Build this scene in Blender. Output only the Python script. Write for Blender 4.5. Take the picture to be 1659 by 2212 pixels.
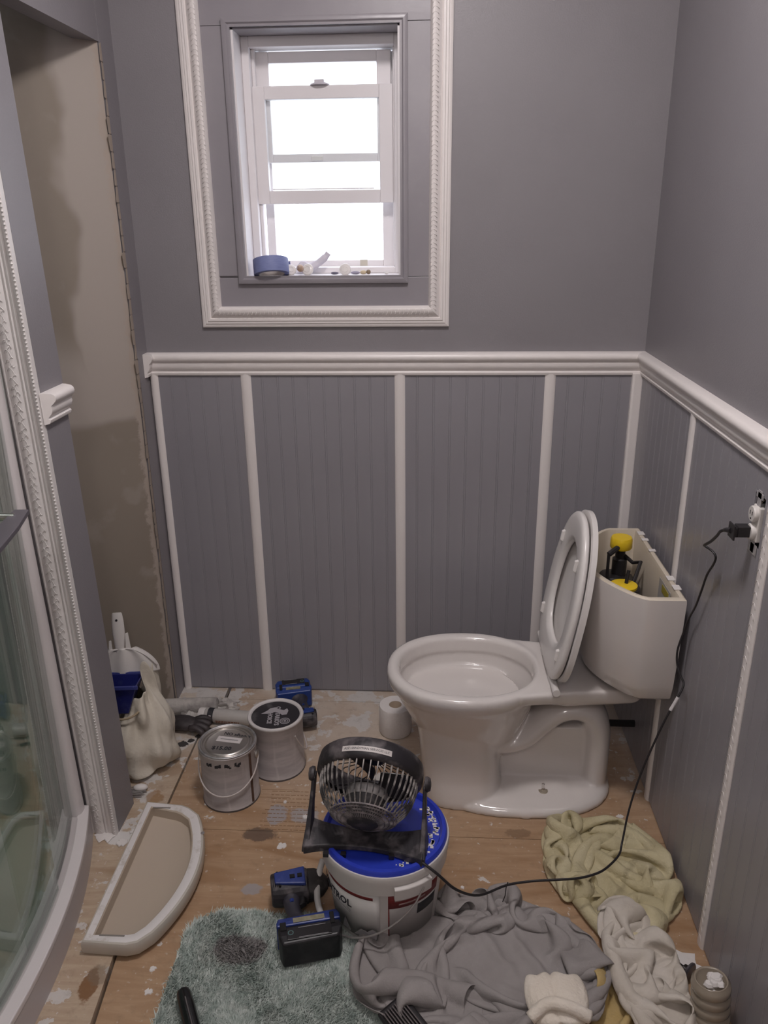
import bpy, math, random
import numpy as np
from mathutils import Vector, Matrix, Euler
PI = math.pi
random.seed(7)
for o in list(bpy.data.objects): bpy.data.objects.remove(o)
SC = bpy.context.scene
COL = SC.collection

# ------------------------------------------------------------------ camera
cam_d = bpy.data.cameras.new('camera'); cam = bpy.data.objects.new('camera', cam_d); COL.objects.link(cam)
cam_d.sensor_fit = 'HORIZONTAL'; cam_d.sensor_width = 36.0; cam_d.lens = 1736.06*36/1659; cam_d.clip_start = .02
def cam_axes(pitch, yaw, roll):
    cy, sy, cp, sp = math.cos(yaw), math.sin(yaw), math.cos(pitch), math.sin(pitch)
    f = Vector((-sy*cp, cy*cp, -sp)); r = Vector((cy, sy, 0)); u = r.cross(f)
    cr, sr = math.cos(roll), math.sin(roll)
    return cr*r+sr*u, -sr*r+cr*u, f
r_, u_, f_ = cam_axes(math.radians(20.196), math.radians(3.461), math.radians(-.6965))
M = Matrix((r_, u_, -f_)).transposed().to_4x4(); M.translation = Vector((-.6522, -2.5115, 1.62))
cam.matrix_world = M
SC.camera = cam

# ------------------------------------------------------------------ world, light, exposure
w = bpy.data.worlds.new('overcast'); SC.world = w; w.use_nodes = True
bg = w.node_tree.nodes['Background']; bg.inputs[0].default_value = (.86, .90, 1.0, 1); bg.inputs[1].default_value = 3.2
SC.view_settings.view_transform = 'Standard'; SC.view_settings.look = 'None'
SC.view_settings.gamma = 1; SC.view_settings.use_curve_mapping = False
SC.view_settings.exposure = 0.0
LIGHT_POS = (-.70, -1.20, 2.70)      # a round glass-dome fixture on the ceiling; its dome is the main lamp in the room
LAMP_STRENGTH, LAMP_COLOR = 86.0, (1.0, .935, .935)
FILL_STRENGTH = 52.0          # added globe lamp behind the camera, fills in the lower walls

# ------------------------------------------------------------------ materials
MATS = {}
def mat(name, col, rough=.6, metal=0, col2=None, nscale=20, namt=(.35, .65), bump=0, bscale=80, coat=0, spec=.5, detail=4, stretch=None, sheen=0):
    if name in MATS: return MATS[name]
    m = bpy.data.materials.new(name); m.use_nodes = True; nt = m.node_tree; N = nt.nodes; L = nt.links
    b = N['Principled BSDF']; b.inputs['Base Color'].default_value = (*col, 1); b.inputs['Roughness'].default_value = rough
    b.inputs['Metallic'].default_value = metal; b.inputs['Specular IOR Level'].default_value = spec
    b.inputs['Coat Weight'].default_value = coat; b.inputs['Coat Roughness'].default_value = .1
    if sheen: b.inputs['Sheen Weight'].default_value = sheen
    tc = None
    if col2 or bump:
        tc = N.new('ShaderNodeTexCoord'); src = tc.outputs['Object']
        if stretch:
            mp = N.new('ShaderNodeMapping'); mp.inputs['Scale'].default_value = stretch; L.new(src, mp.inputs[0]); src = mp.outputs[0]
    if col2:
        n = N.new('ShaderNodeTexNoise'); n.inputs['Scale'].default_value = nscale; n.inputs['Detail'].default_value = detail
        r = N.new('ShaderNodeValToRGB'); r.color_ramp.elements[0].position = namt[0]; r.color_ramp.elements[1].position = namt[1]
        r.color_ramp.elements[0].color = (*col, 1); r.color_ramp.elements[1].color = (*col2, 1)
        L.new(src, n.inputs['Vector']); L.new(n.outputs['Fac'], r.inputs[0]); L.new(r.outputs[0], b.inputs['Base Color'])
    if bump:
        n2 = N.new('ShaderNodeTexNoise'); n2.inputs['Scale'].default_value = bscale; n2.inputs['Detail'].default_value = 5
        bp = N.new('ShaderNodeBump'); bp.inputs['Strength'].default_value = bump; bp.inputs['Distance'].default_value = .004
        L.new(src, n2.inputs['Vector']); L.new(n2.outputs['Fac'], bp.inputs['Height']); L.new(bp.outputs[0], b.inputs['Normal'])
    MATS[name] = m; return m

GREY = mat('grey_wall_paint', (.230, .216, .230), .42, col2=(.244, .230, .244), nscale=3, bump=.12, bscale=260)
BEAD = mat('lightened_beadboard_paint', (.268, .258, .280), .30, col2=(.298, .288, .310), nscale=7, bump=.05, bscale=120, stretch=(1, 1, .25))  # same paint as the wall, lightened to make up for weak light lower down
TRIM = mat('white_trim_paint', (.80, .755, .735), .32, bump=.10, bscale=45)
EMB = mat('embossed_white_paint', (.72, .69, .675), .38)
PORC = mat('porcelain', (.71, .67, .645), .12, coat=.6, spec=.5)
PORCIN = mat('unglazed_cream', (.62, .55, .45), .5)
PLASTW = mat('white_plastic', (.74, .71, .69), .25)
BLACKP = mat('black_plastic', (.018, .016, .018), .38)
DUSTY = mat('dusty_black_plastic', (.022, .019, .023), .5, col2=(.20, .175, .18), nscale=26, namt=(.48, .80), bump=.15, bscale=70)
DARK = mat('dark_void', (.01, .009, .01), .9)
STEEL = mat('brushed_steel', (.50, .47, .44), .30, .85)
CHROME = mat('chrome', (.75, .72, .70), .12, 1)
GALV = mat('galvanised_metal', (.55, .54, .54), .45, .8, col2=(.35, .35, .36), nscale=60)
BLUEP = mat('blue_plastic', (.018, .038, .42), .30, col2=(.025, .05, .47), nscale=9)
BLUETOOL = mat('blue_tool_plastic', (.02, .04, .20), .4, col2=(.06, .08, .26), nscale=40, namt=(.5, .7))
YELLOW = mat('yellow_plastic', (.80, .56, .02), .4)
WHITE = mat('white_paint_blob', (.72, .69, .67), .5, bump=.2, bscale=60)

def glassmat(name, tint, base_refl=.04):
    m = bpy.data.materials.new(name); m.use_nodes = True; nt = m.node_tree; N = nt.nodes; L = nt.links
    N.remove(N['Principled BSDF']); out = N['Material Output']
    t = N.new('ShaderNodeBsdfTransparent'); t.inputs[0].default_value = (*tint, 1)
    g = N.new('ShaderNodeBsdfGlossy'); g.inputs['Roughness'].default_value = .02
    lw = N.new('ShaderNodeLayerWeight'); lw.inputs[0].default_value = .5
    pw = N.new('ShaderNodeMath'); pw.operation = 'POWER'; pw.inputs[1].default_value = 4.0; L.new(lw.outputs['Facing'], pw.inputs[0])
    fr = N.new('ShaderNodeMath'); fr.operation = 'MULTIPLY_ADD'; fr.inputs[1].default_value = 1-base_refl; fr.inputs[2].default_value = base_refl; L.new(pw.outputs[0], fr.inputs[0])
    mx = N.new('ShaderNodeMixShader'); L.new(fr.outputs[0], mx.inputs[0]); L.new(t.outputs[0], mx.inputs[1]); L.new(g.outputs[0], mx.inputs[2])
    L.new(mx.outputs[0], out.inputs[0]); return m
PANE = glassmat('window_glass', (.97, .98, .98))
SGLASS = glassmat('shower_glass', (.87, .93, .90), base_refl=.09)
GEDGE = mat('glass_edge', (.18, .32, .28), .1)

def coordmask(m, fn):
    nt = m.node_tree; tc = nt.nodes.new('ShaderNodeTexCoord'); sx = nt.nodes.new('ShaderNodeSeparateXYZ')
    nt.links.new(tc.outputs['Object'], sx.inputs[0]); return tc, sx
class NB:   # tiny node builder
    def __init__(s, m): s.m = m; s.nt = m.node_tree; s.N = s.nt.nodes; s.L = s.nt.links; s.b = s.N['Principled BSDF']; s.tc = s.N.new('ShaderNodeTexCoord'); s.obj = s.tc.outputs['Object']
    def sep(s):
        x = s.N.new('ShaderNodeSeparateXYZ'); s.L.new(s.obj, x.inputs[0]); return x.outputs
    def val(s, v, i):
        if isinstance(v, (int, float)): i.default_value = v
        elif isinstance(v, tuple): i.default_value = (*v, 1) if len(v) == 3 and len(i.default_value) == 4 else v
        else: s.L.new(v, i)
    def math(s, op, a, b=0, c=0, clamp=False):
        n = s.N.new('ShaderNodeMath'); n.operation = op; n.use_clamp = clamp
        for k, v in enumerate((a, b, c)): s.val(v, n.inputs[k])
        return n.outputs[0]
    def noise(s, scale, detail=4, vec=None, stretch=None, rough=.5, dist=0):
        n = s.N.new('ShaderNodeTexNoise'); n.inputs['Scale'].default_value = scale; n.inputs['Detail'].default_value = detail
        n.inputs['Roughness'].default_value = rough; n.inputs['Distortion'].default_value = dist
        v = vec or s.obj
        if stretch:
            mp = s.N.new('ShaderNodeMapping'); mp.inputs['Scale'].default_value = stretch; s.L.new(v, mp.inputs[0]); v = mp.outputs[0]
        s.L.new(v, n.inputs['Vector']); return n.outputs['Fac']
    def step(s, v, a, b):
        n = s.N.new('ShaderNodeMapRange'); n.interpolation_type = 'SMOOTHSTEP'; s.val(v, n.inputs[0]); n.inputs[1].default_value = a; n.inputs[2].default_value = b
        return n.outputs[0]
    def mix(s, f, a, b):
        n = s.N.new('ShaderNodeMix'); n.data_type = 'RGBA'; s.val(f, n.inputs[0]); s.val(a, n.inputs[6]); s.val(b, n.inputs[7]); return n.outputs[2]
    def bump(s, h, strength=.3, dist=.003):
        n = s.N.new('ShaderNodeBump'); n.inputs['Strength'].default_value = strength; n.inputs['Distance'].default_value = dist
        s.val(h, n.inputs['Height']); s.L.new(n.outputs[0], s.b.inputs['Normal'])
    def base(s, c): s.val(c, s.b.inputs['Base Color'])
def newmat(name, rough=.6):
    m = bpy.data.materials.new(name); m.use_nodes = True; n = NB(m); n.b.inputs['Roughness'].default_value = rough; return m, n

# plywood with plaster and paint spots
def plywood(name, c1, c2, c3, white, extra=None):
    m, n = newmat(name, .55)
    gr = n.noise(5, 6, stretch=(1.2, 9, 1), rough=.65, dist=.6)
    kn = n.noise(2.2, 3, stretch=(1, 3, 1), dist=1.5)
    c = n.mix(n.step(gr, .35, .68), c1, c2); c = n.mix(n.step(kn, .52, .72), c, c3)
    x, y, z = n.sep()
    back = n.step(y, -.75, -.10)
    sp = n.noise(13, 5, rough=.62); thr = n.math('SUBTRACT', .655+white[0], n.math('MULTIPLY', back, white[1]))
    msk = n.step(n.math('SUBTRACT', sp, thr), 0, .02)
    c = n.mix(n.math('MULTIPLY', n.math('MULTIPLY', back, n.step(n.noise(4, 4), .2, .6)), .8), c, (.62, .56, .49))
    c = n.mix(msk, c, (.60, .57, .54))
    dirt = n.noise(30, 6, rough=.7); c = n.mix(n.math('MULTIPLY', n.step(dirt, .50, .75), .30), c, (.16, .11, .07))
    fine = n.noise(75, 3); c = n.mix(n.math('MULTIPLY', n.step(fine, .64, .72), .55), c, (.60, .55, .50))
    def blob(px, py, rx, ry, colr, amt, c, sc=28):
        dx = n.math('DIVIDE', n.math('SUBTRACT', x, px), rx); dy = n.math('DIVIDE', n.math('SUBTRACT', y, py), ry)
        d = n.math('ADD', n.math('MULTIPLY', dx, dx), n.math('MULTIPLY', dy, dy))
        d = n.math('ADD', d, n.math('MULTIPLY', n.math('SUBTRACT', n.noise(sc, 5, rough=.7), .5), 2.4))
        return n.mix(n.math('MULTIPLY', n.math('SUBTRACT', 1, n.step(d, .55, .95)), amt), c, colr)
    for b_ in (extra or []): c = blob(*b_, c)
    n.base(c); n.bump(gr, .25, .002); return m
PLY = plywood('plywood_bare', (.37, .232, .135), (.44, .295, .18), (.31, .178, .09), (0, .13),
    [(-1.085, -.655, .035, .045, (.34, .32, .33), .9), (-1.005, -.655, .05, .035, (.36, .345, .35), .8), (-1.12, -.735, .06, .03, (.12, .08, .06), .85),
     (-1.10, -.93, .03, .02, (.33, .31, .32), .85), (-.40, -.70, .04, .02, (.15, .09, .05), .5), (-.78, -.50, .03, .03, (.6, .57, .54), .6)])
OLDPLY = plywood('plywood_primed', (.44, .33, .235), (.52, .42, .31), (.36, .25, .16), (-.09, .10),
    [(-1.405, -1.23, .022, .05, (.20, .09, .03), .9), (-1.50, -.77, .05, .03, (.66, .64, .62), 1), (-1.46, -.60, .03, .03, (.30, .16, .06), .7), (-1.39, -1.2, .03, .03, (.2, .16, .12), .5)])
# drywall with mudded seam
DRY, n = newmat('bare_drywall', .75)
x, y, z = n.sep(); nz = n.math('MULTIPLY', n.math('SUBTRACT', n.noise(4, 2.5, rough=.5), .5), .20)
up = n.step(n.math('ADD', z, n.math('MULTIPLY', nz, .35)), 1.02, 1.05)
band = n.step(n.math('ADD', y, nz), -.215, -.180)
mid = n.math('SUBTRACT', 1, n.step(n.math('ADD', z, n.math('MULTIPLY', nz, .8)), 1.20, 1.36))
mask = n.math('MULTIPLY', up, n.math('MAXIMUM', band, mid))
low = n.math('MULTIPLY', n.step(n.noise(6, 4), .62, .7), .35)
c = n.mix(n.math('MAXIMUM', mask, low), n.mix(n.noise(2.5, 3), (.235, .198, .160), (.275, .235, .195)), (.395, .35, .31))
rim = n.step(n.math('ADD', y, n.math('MULTIPLY', n.math('SUBTRACT', n.noise(18, 6, rough=.75), .5), .06)), -.122, -.112)
c = n.mix(rim, c, (.40, .34, .29)); n.base(c); n.bump(n.noise(9, 5), .25, .004)

def text_mat(name, col): return mat(name, col, .6)
INK = text_mat('black_ink', (.02, .02, .025)); RED = text_mat('dark_red_print', (.17, .012, .012)); GINK = text_mat('grey_print', (.30, .29, .30))

# ------------------------------------------------------------------ mesh builders
class MB:
    def __init__(s): s.v = []; s.f = []; s.mi = []
    def add(s, vs, fs, mi=0):
        k = len(s.v); s.v += [tuple(p) for p in vs]; s.f += [tuple(i+k for i in f) for f in fs]; s.mi += [mi]*len(fs); return s
    def box(s, x0, x1, y0, y1, z0, z1, mi=0):
        return s.add([(x0,y0,z0),(x1,y0,z0),(x1,y1,z0),(x0,y1,z0),(x0,y0,z1),(x1,y0,z1),(x1,y1,z1),(x0,y1,z1)],
                     [(0,3,2,1),(4,5,6,7),(0,1,5,4),(1,2,6,5),(2,3,7,6),(3,0,4,7)], mi)
    def loft(s, rings, cap0=True, cap1=True, closed=True, mi=0):
        n = len(rings[0]); vs = [p for r in rings for p in r]; fs = []
        for i in range(len(rings)-1):
            for j in range(n if closed else n-1):
                a, b = i*n+j, i*n+(j+1) % n; fs.append((a, b, b+n, a+n))
        if cap0: fs.append(tuple(range(n))[::-1])
        if cap1: fs.append(tuple(range((len(rings)-1)*n, len(rings)*n)))
        return s.add(vs, fs, mi)
    def lathe(s, prof, n=32, c=(0,0,0), axis='z', cap0=True, cap1=True, mi=0):
        rings = []
        for r, h in prof:
            ring = []
            for k in range(n):
                a = 2*PI*k/n; p = (r*math.cos(a), r*math.sin(a), h)
                if axis == 'y': p = (p[0], h, -p[1])
                if axis == 'x': p = (h, p[0], p[1])
                ring.append((c[0]+p[0], c[1]+p[1], c[2]+p[2]))
            rings.append(ring)
        return s.loft(rings, cap0, cap1, mi=mi)
    def tube(s, pts, r, n=8, cap=True, mi=0, flat=1):
        P = [Vector(p) for p in pts]; rings = []; up = Vector((0, 0, 1)); prev = None
        for i, p in enumerate(P):
            t = (P[min(i+1, len(P)-1)]-P[max(i-1, 0)]).normalized()
            if prev is None:
                a = t.orthogonal().normalized()
            else: a = (prev - t*prev.dot(t)).normalized()
            prev = a; b = t.cross(a); rr = r[i] if isinstance(r, (list, tuple)) else r
            rings.append([tuple(p + a*rr*math.cos(2*PI*k/n) + b*rr*flat*math.sin(2*PI*k/n)) for k in range(n)])
        return s.loft(rings, cap, cap, mi=mi)
    def prism(s, poly, z0, z1, mi=0):
        return s.loft([[(x, y, z0) for x, y in poly], [(x, y, z1) for x, y in poly]], mi=mi)
    def sphere(s, c, r, n=16, m=10, mi=0):
        if not isinstance(r, (tuple, list)): r = (r, r, r)
        rings = []
        for i in range(1, m):
            a = PI*i/m; rings.append([(c[0]+r[0]*math.sin(a)*math.cos(2*PI*k/n), c[1]+r[1]*math.sin(a)*math.sin(2*PI*k/n), c[2]-r[2]*math.cos(a)) for k in range(n)])
        return s.loft(rings, mi=mi)
    def xf(s, M):
        s.v = [tuple(M @ Vector(p)) for p in s.v]; return s
    def off(s, d): s.v = [(p[0]+d[0], p[1]+d[1], p[2]+d[2]) for p in s.v]; return s

def obj(name, mb, m, parent=None, smooth=False, bevel=0, solid=0, sub=0, world=False, label=None, kind=None, mods=None, seg=2):
    me = bpy.data.meshes.new(name)
    v = mb.v
    if world and parent is not None:
        p = parent
        while p.parent: p = p.parent
        v = [(a[0]-p.location.x, a[1]-p.location.y, a[2]-p.location.z) for a in v]
    me.from_pydata(v, [], mb.f)
    for mm in (m if isinstance(m, (list, tuple)) else [m]): me.materials.append(mm)
    if any(mb.mi): me.polygons.foreach_set('material_index', mb.mi)
    me.validate(); me.update()
    import bmesh
    bm = bmesh.new(); bm.from_mesh(me); bmesh.ops.recalc_face_normals(bm, faces=bm.faces); bm.to_mesh(me); bm.free()
    if smooth:
        me.polygons.foreach_set('use_smooth', [True]*len(me.polygons))
        if smooth != 'all':
            try: me.set_sharp_from_angle(angle=math.radians(38))
            except Exception: pass
    o = bpy.data.objects.new(name, me); COL.objects.link(o)
    if parent is not None: o.parent = parent
    if bevel:
        b = o.modifiers.new('bevel', 'BEVEL'); b.width = bevel; b.segments = seg; b.limit_method = 'ANGLE'; b.angle_limit = math.radians(35); b.harden_normals = False
        me.polygons.foreach_set('use_smooth', [False]*len(me.polygons))
    if solid: q = o.modifiers.new('solid', 'SOLIDIFY'); q.thickness = solid; q.offset = 0
    if sub: q = o.modifiers.new('sub', 'SUBSURF'); q.levels = sub; q.render_levels = sub
    if label: o['label'] = label
    if kind: o['kind'] = kind
    return o
def thing(name, label, cat, loc=(0,0,0), rot=(0,0,0), group=None):
    o = bpy.data.objects.new(name, None); COL.objects.link(o); o.location = loc; o.rotation_euler = rot; o.empty_display_size = .05
    o['label'] = label; o['category'] = cat
    if group: o['group'] = group
    return o
def tag(o, label, cat, group=None):
    o['label'] = label; o['category'] = cat
    if group: o['group'] = group
    return o
def setting(name, mb=None, m=None, **k):
    if mb is None:
        o = bpy.data.objects.new(name, None); COL.objects.link(o)
    else: o = obj(name, mb, m, **k)
    o['kind'] = 'structure'; return o
def clone(o, parent, loc=None, rot=None):
    c = o.copy(); COL.objects.link(c); c.parent = parent
    if loc is not None: c.location = loc
    if rot is not None: c.rotation_euler = rot
    return c
def text_mb(s, size, depth=.0006, align='CENTER', bold=0):
    cu = bpy.data.curves.new('t', 'FONT'); cu.body = s; cu.size = size; cu.extrude = depth/2; cu.align_x = align; cu.align_y = 'CENTER'; cu.resolution_u = 2
    cu.offset = bold
    o = bpy.data.objects.new('t', cu); COL.objects.link(o); dg = bpy.context.evaluated_depsgraph_get(); me = o.evaluated_get(dg).to_mesh()
    mb = MB().add([tuple(v.co) for v in me.vertices], [tuple(p.vertices) for p in me.polygons])
    o.evaluated_get(dg).to_mesh_clear(); bpy.data.objects.remove(o); bpy.data.curves.remove(cu); return mb
def sweep(prof, p0, p1, out, m0=0, m1=0):
    """profile of (distance from wall, height-like) pairs swept p0->p1; out = unit vector away from wall; second axis = up"""
    p0 = Vector(p0); p1 = Vector(p1); t = (p1-p0).normalized(); out = Vector(out); up = out.cross(t)
    if abs(up.z) > .5 and up.z < 0: up = -up
    a = [tuple(p0 + out*d + up*h + t*m0*d) for d, h in prof]; b = [tuple(p1 + out*d + up*h + t*m1*d) for d, h in prof]
    return MB().loft([a, b])
def sweepv(prof, base, z0, z1, out, side):
    """vertical moulding: prof of (distance, sideways)"""
    b = Vector(base); o = Vector(out); s = Vector(side)
    A = [tuple(b+o*d+s*h+Vector((0,0,z0))) for d, h in prof]; B = [tuple(b+o*d+s*h+Vector((0,0,z1))) for d, h in prof]
    return MB().loft([A, B])
def smooth_path(pts, k=6):
    P = [Vector(p) for p in pts]; out = []
    for i in range(len(P)-1):
        a, b, c, d = P[max(i-1,0)], P[i], P[i+1], P[min(i+2, len(P)-1)]
        for j in range(k):
            t = j/k; out.append(.5*((2*b)+(c-a)*t+(2*a-5*b+4*c-d)*t*t+(3*b-a-3*c+d)*t**3))
    out.append(P[-1]); return [tuple(p) for p in out]

# ------------------------------------------------------------------ room shell
WX0, WX1, WZ0, WZ1 = -1.212, -.745, 1.450, 2.112     # window opening
CH = 2.70
b = MB()
b.box(-1.75, WX0, 0, .16, -.02, CH); b.box(WX1, .12, 0, .16, -.02, CH); b.box(WX0, WX1, 0, .16, -.02, WZ0); b.box(WX0, WX1, 0, .16, WZ1, CH)
wall_back = setting('wall_back', b, GREY)
wall_right = setting('wall_right', MB().box(0, .12, -.957, 0, -.02, CH).box(0, .12, -3.1, -1.008, -.02, CH).box(0, .12, -1.008, -.957, -.02, .99).box(0, .12, -1.008, -.957, 1.10, CH), GREY)
setting('ceiling', MB().box(-2.95, .12, -3.1, .16, CH, CH+.1), mat('ceiling_paint', (.78, .76, .75), .7))
setting('wall_front', MB().box(-2.95, .12, -3.2, -3.1, -.02, CH), mat('white_wall_paint', (.76, .73, .71), .6))
# left: painted strip at the corner, recessed bare drywall, header above, stub wall
wall_left = setting('wall_left', MB().add([(-1.552,-.105,0),(-1.60,-.105,0),(-2.20,-.70,0),(-2.10,-.70,0),(-1.552,-.105,2.3),(-1.60,-.105,2.3),(-2.20,-.70,2.3),(-2.10,-.70,2.3)],
    [(0,1,2,3),(4,7,6,5),(0,4,5,1),(1,5,6,2),(2,6,7,3),(3,7,4,0)]).off((0,0,0)), DRY)
obj('corner_strip', MB().add([(-1.575,.0,0),(-1.548,.0,0),(-1.548,-.10,0),(-1.575,-.10,0),(-1.575,0,CH),(-1.548,0,CH),(-1.548,-.10,CH),(-1.575,-.10,CH)],
    [(0,1,2,3),(4,7,6,5),(0,4,5,1),(1,5,6,2),(2,6,7,3),(3,7,4,0)]), GREY, wall_left)
# torn paper edge along the strip
b = MB(); rr = random.Random(3)
for i in range(46):
    z = .02+i*.0445; wdt = .006+rr.random()*.010; b.add([(-1.5465,-.100-wdt,z),(-1.5465,-.095,z-.004),(-1.5465,-.095,z+.045),(-1.5465,-.100-wdt*(.4+rr.random()),z+.04)], [(0,1,2,3)])
obj('torn_paper_edge', b, mat('torn_paper', (.36, .30, .25), .9), wall_left, kind='stuff', solid=.001)
b = MB(); b.box(-1.5472, -1.5462, -.0960, -.0930, .0, 1.16)
obj('gap_shadow_line', b, DARK, wall_left)
setting('wall_header', MB().box(-1.60, -1.549, -3.1, -.0, 2.068, CH), GREY)
def lean(mb, k=-.019):
    mb.v = [(x+k*z, y, z) for x, y, z in mb.v]; return mb
wall_stub = setting('wall_stub', lean(MB().box(-2.25, -1.515, -.748, -.630, 0, 2.07)), GREY)
setting('wall_shower_back', MB().box(-2.95, -2.85, -3.1, -.7, 0, CH), mat('shower_panel', (.80, .81, .78), .3))
setting('wall_shower_end', MB().box(-2.85, -1.62, -.756, -.70, 0, CH), MATS['shower_panel'])
# floor
floor = setting('floor', MB().box(-2.95, .12, -3.1, .16, -.06, -.020), mat('subfloor_dark', (.06, .045, .035), .9))
obj('plywood_sheet', MB().box(-1.412, 0.0, -.72, -.072, -.019, 0), PLY, floor)
obj('plywood_sheet', MB().add([(-1.412,-.7215,-.019),(0,-.7215,-.019),(0,-3.1,-.019),(-1.20,-3.1,-.019),(-1.412,-.7215,0),(0,-.7215,0),(0,-3.1,0),(-1.20,-3.1,0)],
    [(0,1,2,3),(4,7,6,5),(0,4,5,1),(1,5,6,2),(2,6,7,3),(3,7,4,0)]), PLY, floor)
obj('plywood_strip', MB().box(-1.372, 0, -.070, 0, -.019, 0), PLY, floor)
obj('plywood_strip', MB().box(-1.62, -1.384, -.118, 0, -.019, .001), OLDPLY, floor)
obj('plywood_sheet', MB().add([(-1.80,-.12,-.019),(-1.416,-.12,-.019),(-1.416,-.72,-.019),(-1.365,-1.32,-.019),(-1.28,-3.1,-.019),(-1.80,-3.1,-.019),
    (-1.80,-.12,.003),(-1.416,-.12,.003),(-1.416,-.72,.007),(-1.365,-1.32,.012),(-1.28,-3.1,.016),(-1.80,-3.1,.012)],
    [(5,4,3,2,1,0),(6,7,8,9,10,11),(0,1,7,6),(1,2,8,7),(2,3,9,8),(3,4,10,9),(4,5,11,10),(5,0,6,11)]), OLDPLY, floor)
# printed stamp on the bare sheet
b = MB(); rr = random.Random(5)
for row in range(11):
    yy = -.555-.016*row; x = -1.13+rr.random()*.02; end = -1.0+rr.random()*.02
    while x < end:
        l = .006+rr.random()*.014; b.box(x, x+l, yy, yy+.0022, .0001, .0005); x += l+.004
b.box(-1.17, -1.06, -.582, -.5806, .0001, .0005); b.box(-1.15, -1.05, -.548, -.5466, .0001, .0005)
obj('printed_stamp', b, mat('faded_stamp_ink', (.26, .15, .08), .8), floor, kind='stuff')
# splashes of white filler
def splat(name, cx, cy, r, seed, m, h=.002, parent=floor, z=.0):
    rr = random.Random(seed); n = 16; ring = [(cx+r*(.5+.6*rr.random())*math.cos(2*PI*k/n), cy+r*(.4+.6*rr.random())*math.sin(2*PI*k/n)) for k in range(n)]
    b = MB().loft([[(x, y, z) for x, y in ring], [(cx+(x-cx)*.85, cy+(y-cy)*.85, z+h) for x, y in ring]], cap0=False)
    return obj(name, b, m, parent, smooth=True)
for i, (cx, cy, r, zz) in enumerate([(-1.545,-.765,.034,.007),(-1.49,-.79,.02,.007),(-1.47,-.745,.018,.007),(-.055,-1.10,.045,0),(-.02,-1.16,.03,0),(-.09,-1.13,.02,0),(-.10,-.62,.012,0),(-1.00,-.66,.012,0),(-.955,-.60,.012,0),
        (-1.07,-.60,.008,0),(-1.05,-.775,.016,0),(-.97,-.69,.01,0),(-1.28,-1.17,.010,0),(-1.27,-1.23,.012,0),(-.97,-.55,.008,0),(-1.43,-1.0,.02,.008),(-1.45,-.9,.016,.008),(-.50,-.93,.006,0),(-.56,-.90,.007,0),(-1.30,-.62,.008,0)]):
    splat('paint_splash', cx, cy, r, 40+i, WHITE, parent=floor, z=zz)

# ------------------------------------------------------------------ wainscot
def bead_mb(width, z0, z1):
    pr = [(0,0),(0,.0030),(.0010,.0040),(.0050,.0040),(.0058,.0031),(.0066,.0040),(width-.001,.0040),(width,.0030),(width,0)]
    return MB().loft([[(x, -d, z0) for x, d in pr], [(x, -d, z1) for x, d in pr]])
def bead_run(x0, x1, parent, right=False, ztop=1.158, segs=None):
    n = max(1, round((x1-x0)/.0505)); wd = (x1-x0)/n; first = None
    for i in range(n):
        if first is None:
            o = obj('beadboard_slat', bead_mb(wd, .006, ztop), BEAD, parent); first = o
        else: o = clone(first, parent)
        if right: o.rotation_euler = (0, 0, -PI/2); o.location = (0, -(x0+i*wd), 0)
        else: o.location = (x0+i*wd, 0, 0)
HW = .0165
BX = [-1.532, -1.237, -.749, -.282, -.017]     # batten centres on the back wall
for a, c in zip(BX[:-1], BX[1:]): bead_run(a, c, wall_back)
YB = [.018, .5355, 1.046, 1.56, 2.07, 2.58]
for k, (a, c) in enumerate(zip(YB[:-1], YB[1:])):
    if k == 1:
        bead_run(a, .955, wall_right, True); 
        # boards cut around the outlet box
        for z0, z1 in ((.006, .992), (1.098, 1.158)):
            o = obj('beadboard_slat', bead_mb(.0535, z0, z1), BEAD, wall_right); o.rotation_euler = (0, 0, -PI/2); o.location = (0, -.955, 0)
        bead_run(1.0085, c, wall_right, True)
    else: bead_run(a, c, wall_right, True)
bprof = [(0,-HW),(.006,-HW),(.0095,-HW*.75),(.0115,-HW*.3),(.0115,HW*.3),(.0095,HW*.75),(.006,HW),(0,HW)]
for k, x in enumerate(BX[:-1]):
    hw = .75 if k == 0 else 1
    obj('batten', sweepv([(d, h*hw) for d, h in bprof], (x, 0, 0), .0 if k != 1 else -.0, 1.16, (0,-1,0), (1,0,0)), TRIM, wall_back, smooth=True)
obj('batten', sweepv([(0,-.017),(.016,-.017),(.019,-.010),(.019,.010),(.017,.017),(0,.017)], (-.017, -.0, 0), .0, 1.16, (0,-1,0), (1,0,0)), TRIM, wall_back, smooth=True, bevel=.002)
b0 = None
# embossed curl pattern on the right-wall battens is real relief
def curls(z0, z1, seed):
    b = MB()
    z = z0
    while z < z1:
        pts = [((.0115+.0002), -.011+.020*t, z+.012*math.sin(t*PI)) for t in [i/5 for i in range(6)]]
        b.tube(pts, .0006, 5); z += .024
    return b
for k, yv in enumerate(YB[1:]):
    o = obj('batten', sweepv(bprof, (0, -yv, 0), .0, 1.16, (-1,0,0), (0,1,0)), TRIM, wall_right, smooth=True)
    if k == 1:
        c = curls(.02, 1.15, k); c.v = [(-x, y-yv, z) for x, y, z in c.v]
        obj('embossed_curls', c, TRIM, o, smooth='all', kind='stuff')
RP = [(0,.000),(.010,.002),(.012,.006),(.0125,.010),(.009,.0135),(.0085,.0145),(.016,.024),(.0185,.033),(.0175,.042),(.0215,.046),(.0265,.052),(.0280,.058),(.0265,.065),(.021,.070),(.008,.0725),(0,.073)]
RP = [(d, h+1.152) for d, h in RP]
rail = setting('trim_back', sweep(RP, (-1.548, 0, 0), (0, 0, 0), (0,-1,0), m0=-1, m1=-1), TRIM, smooth=True)
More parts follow.
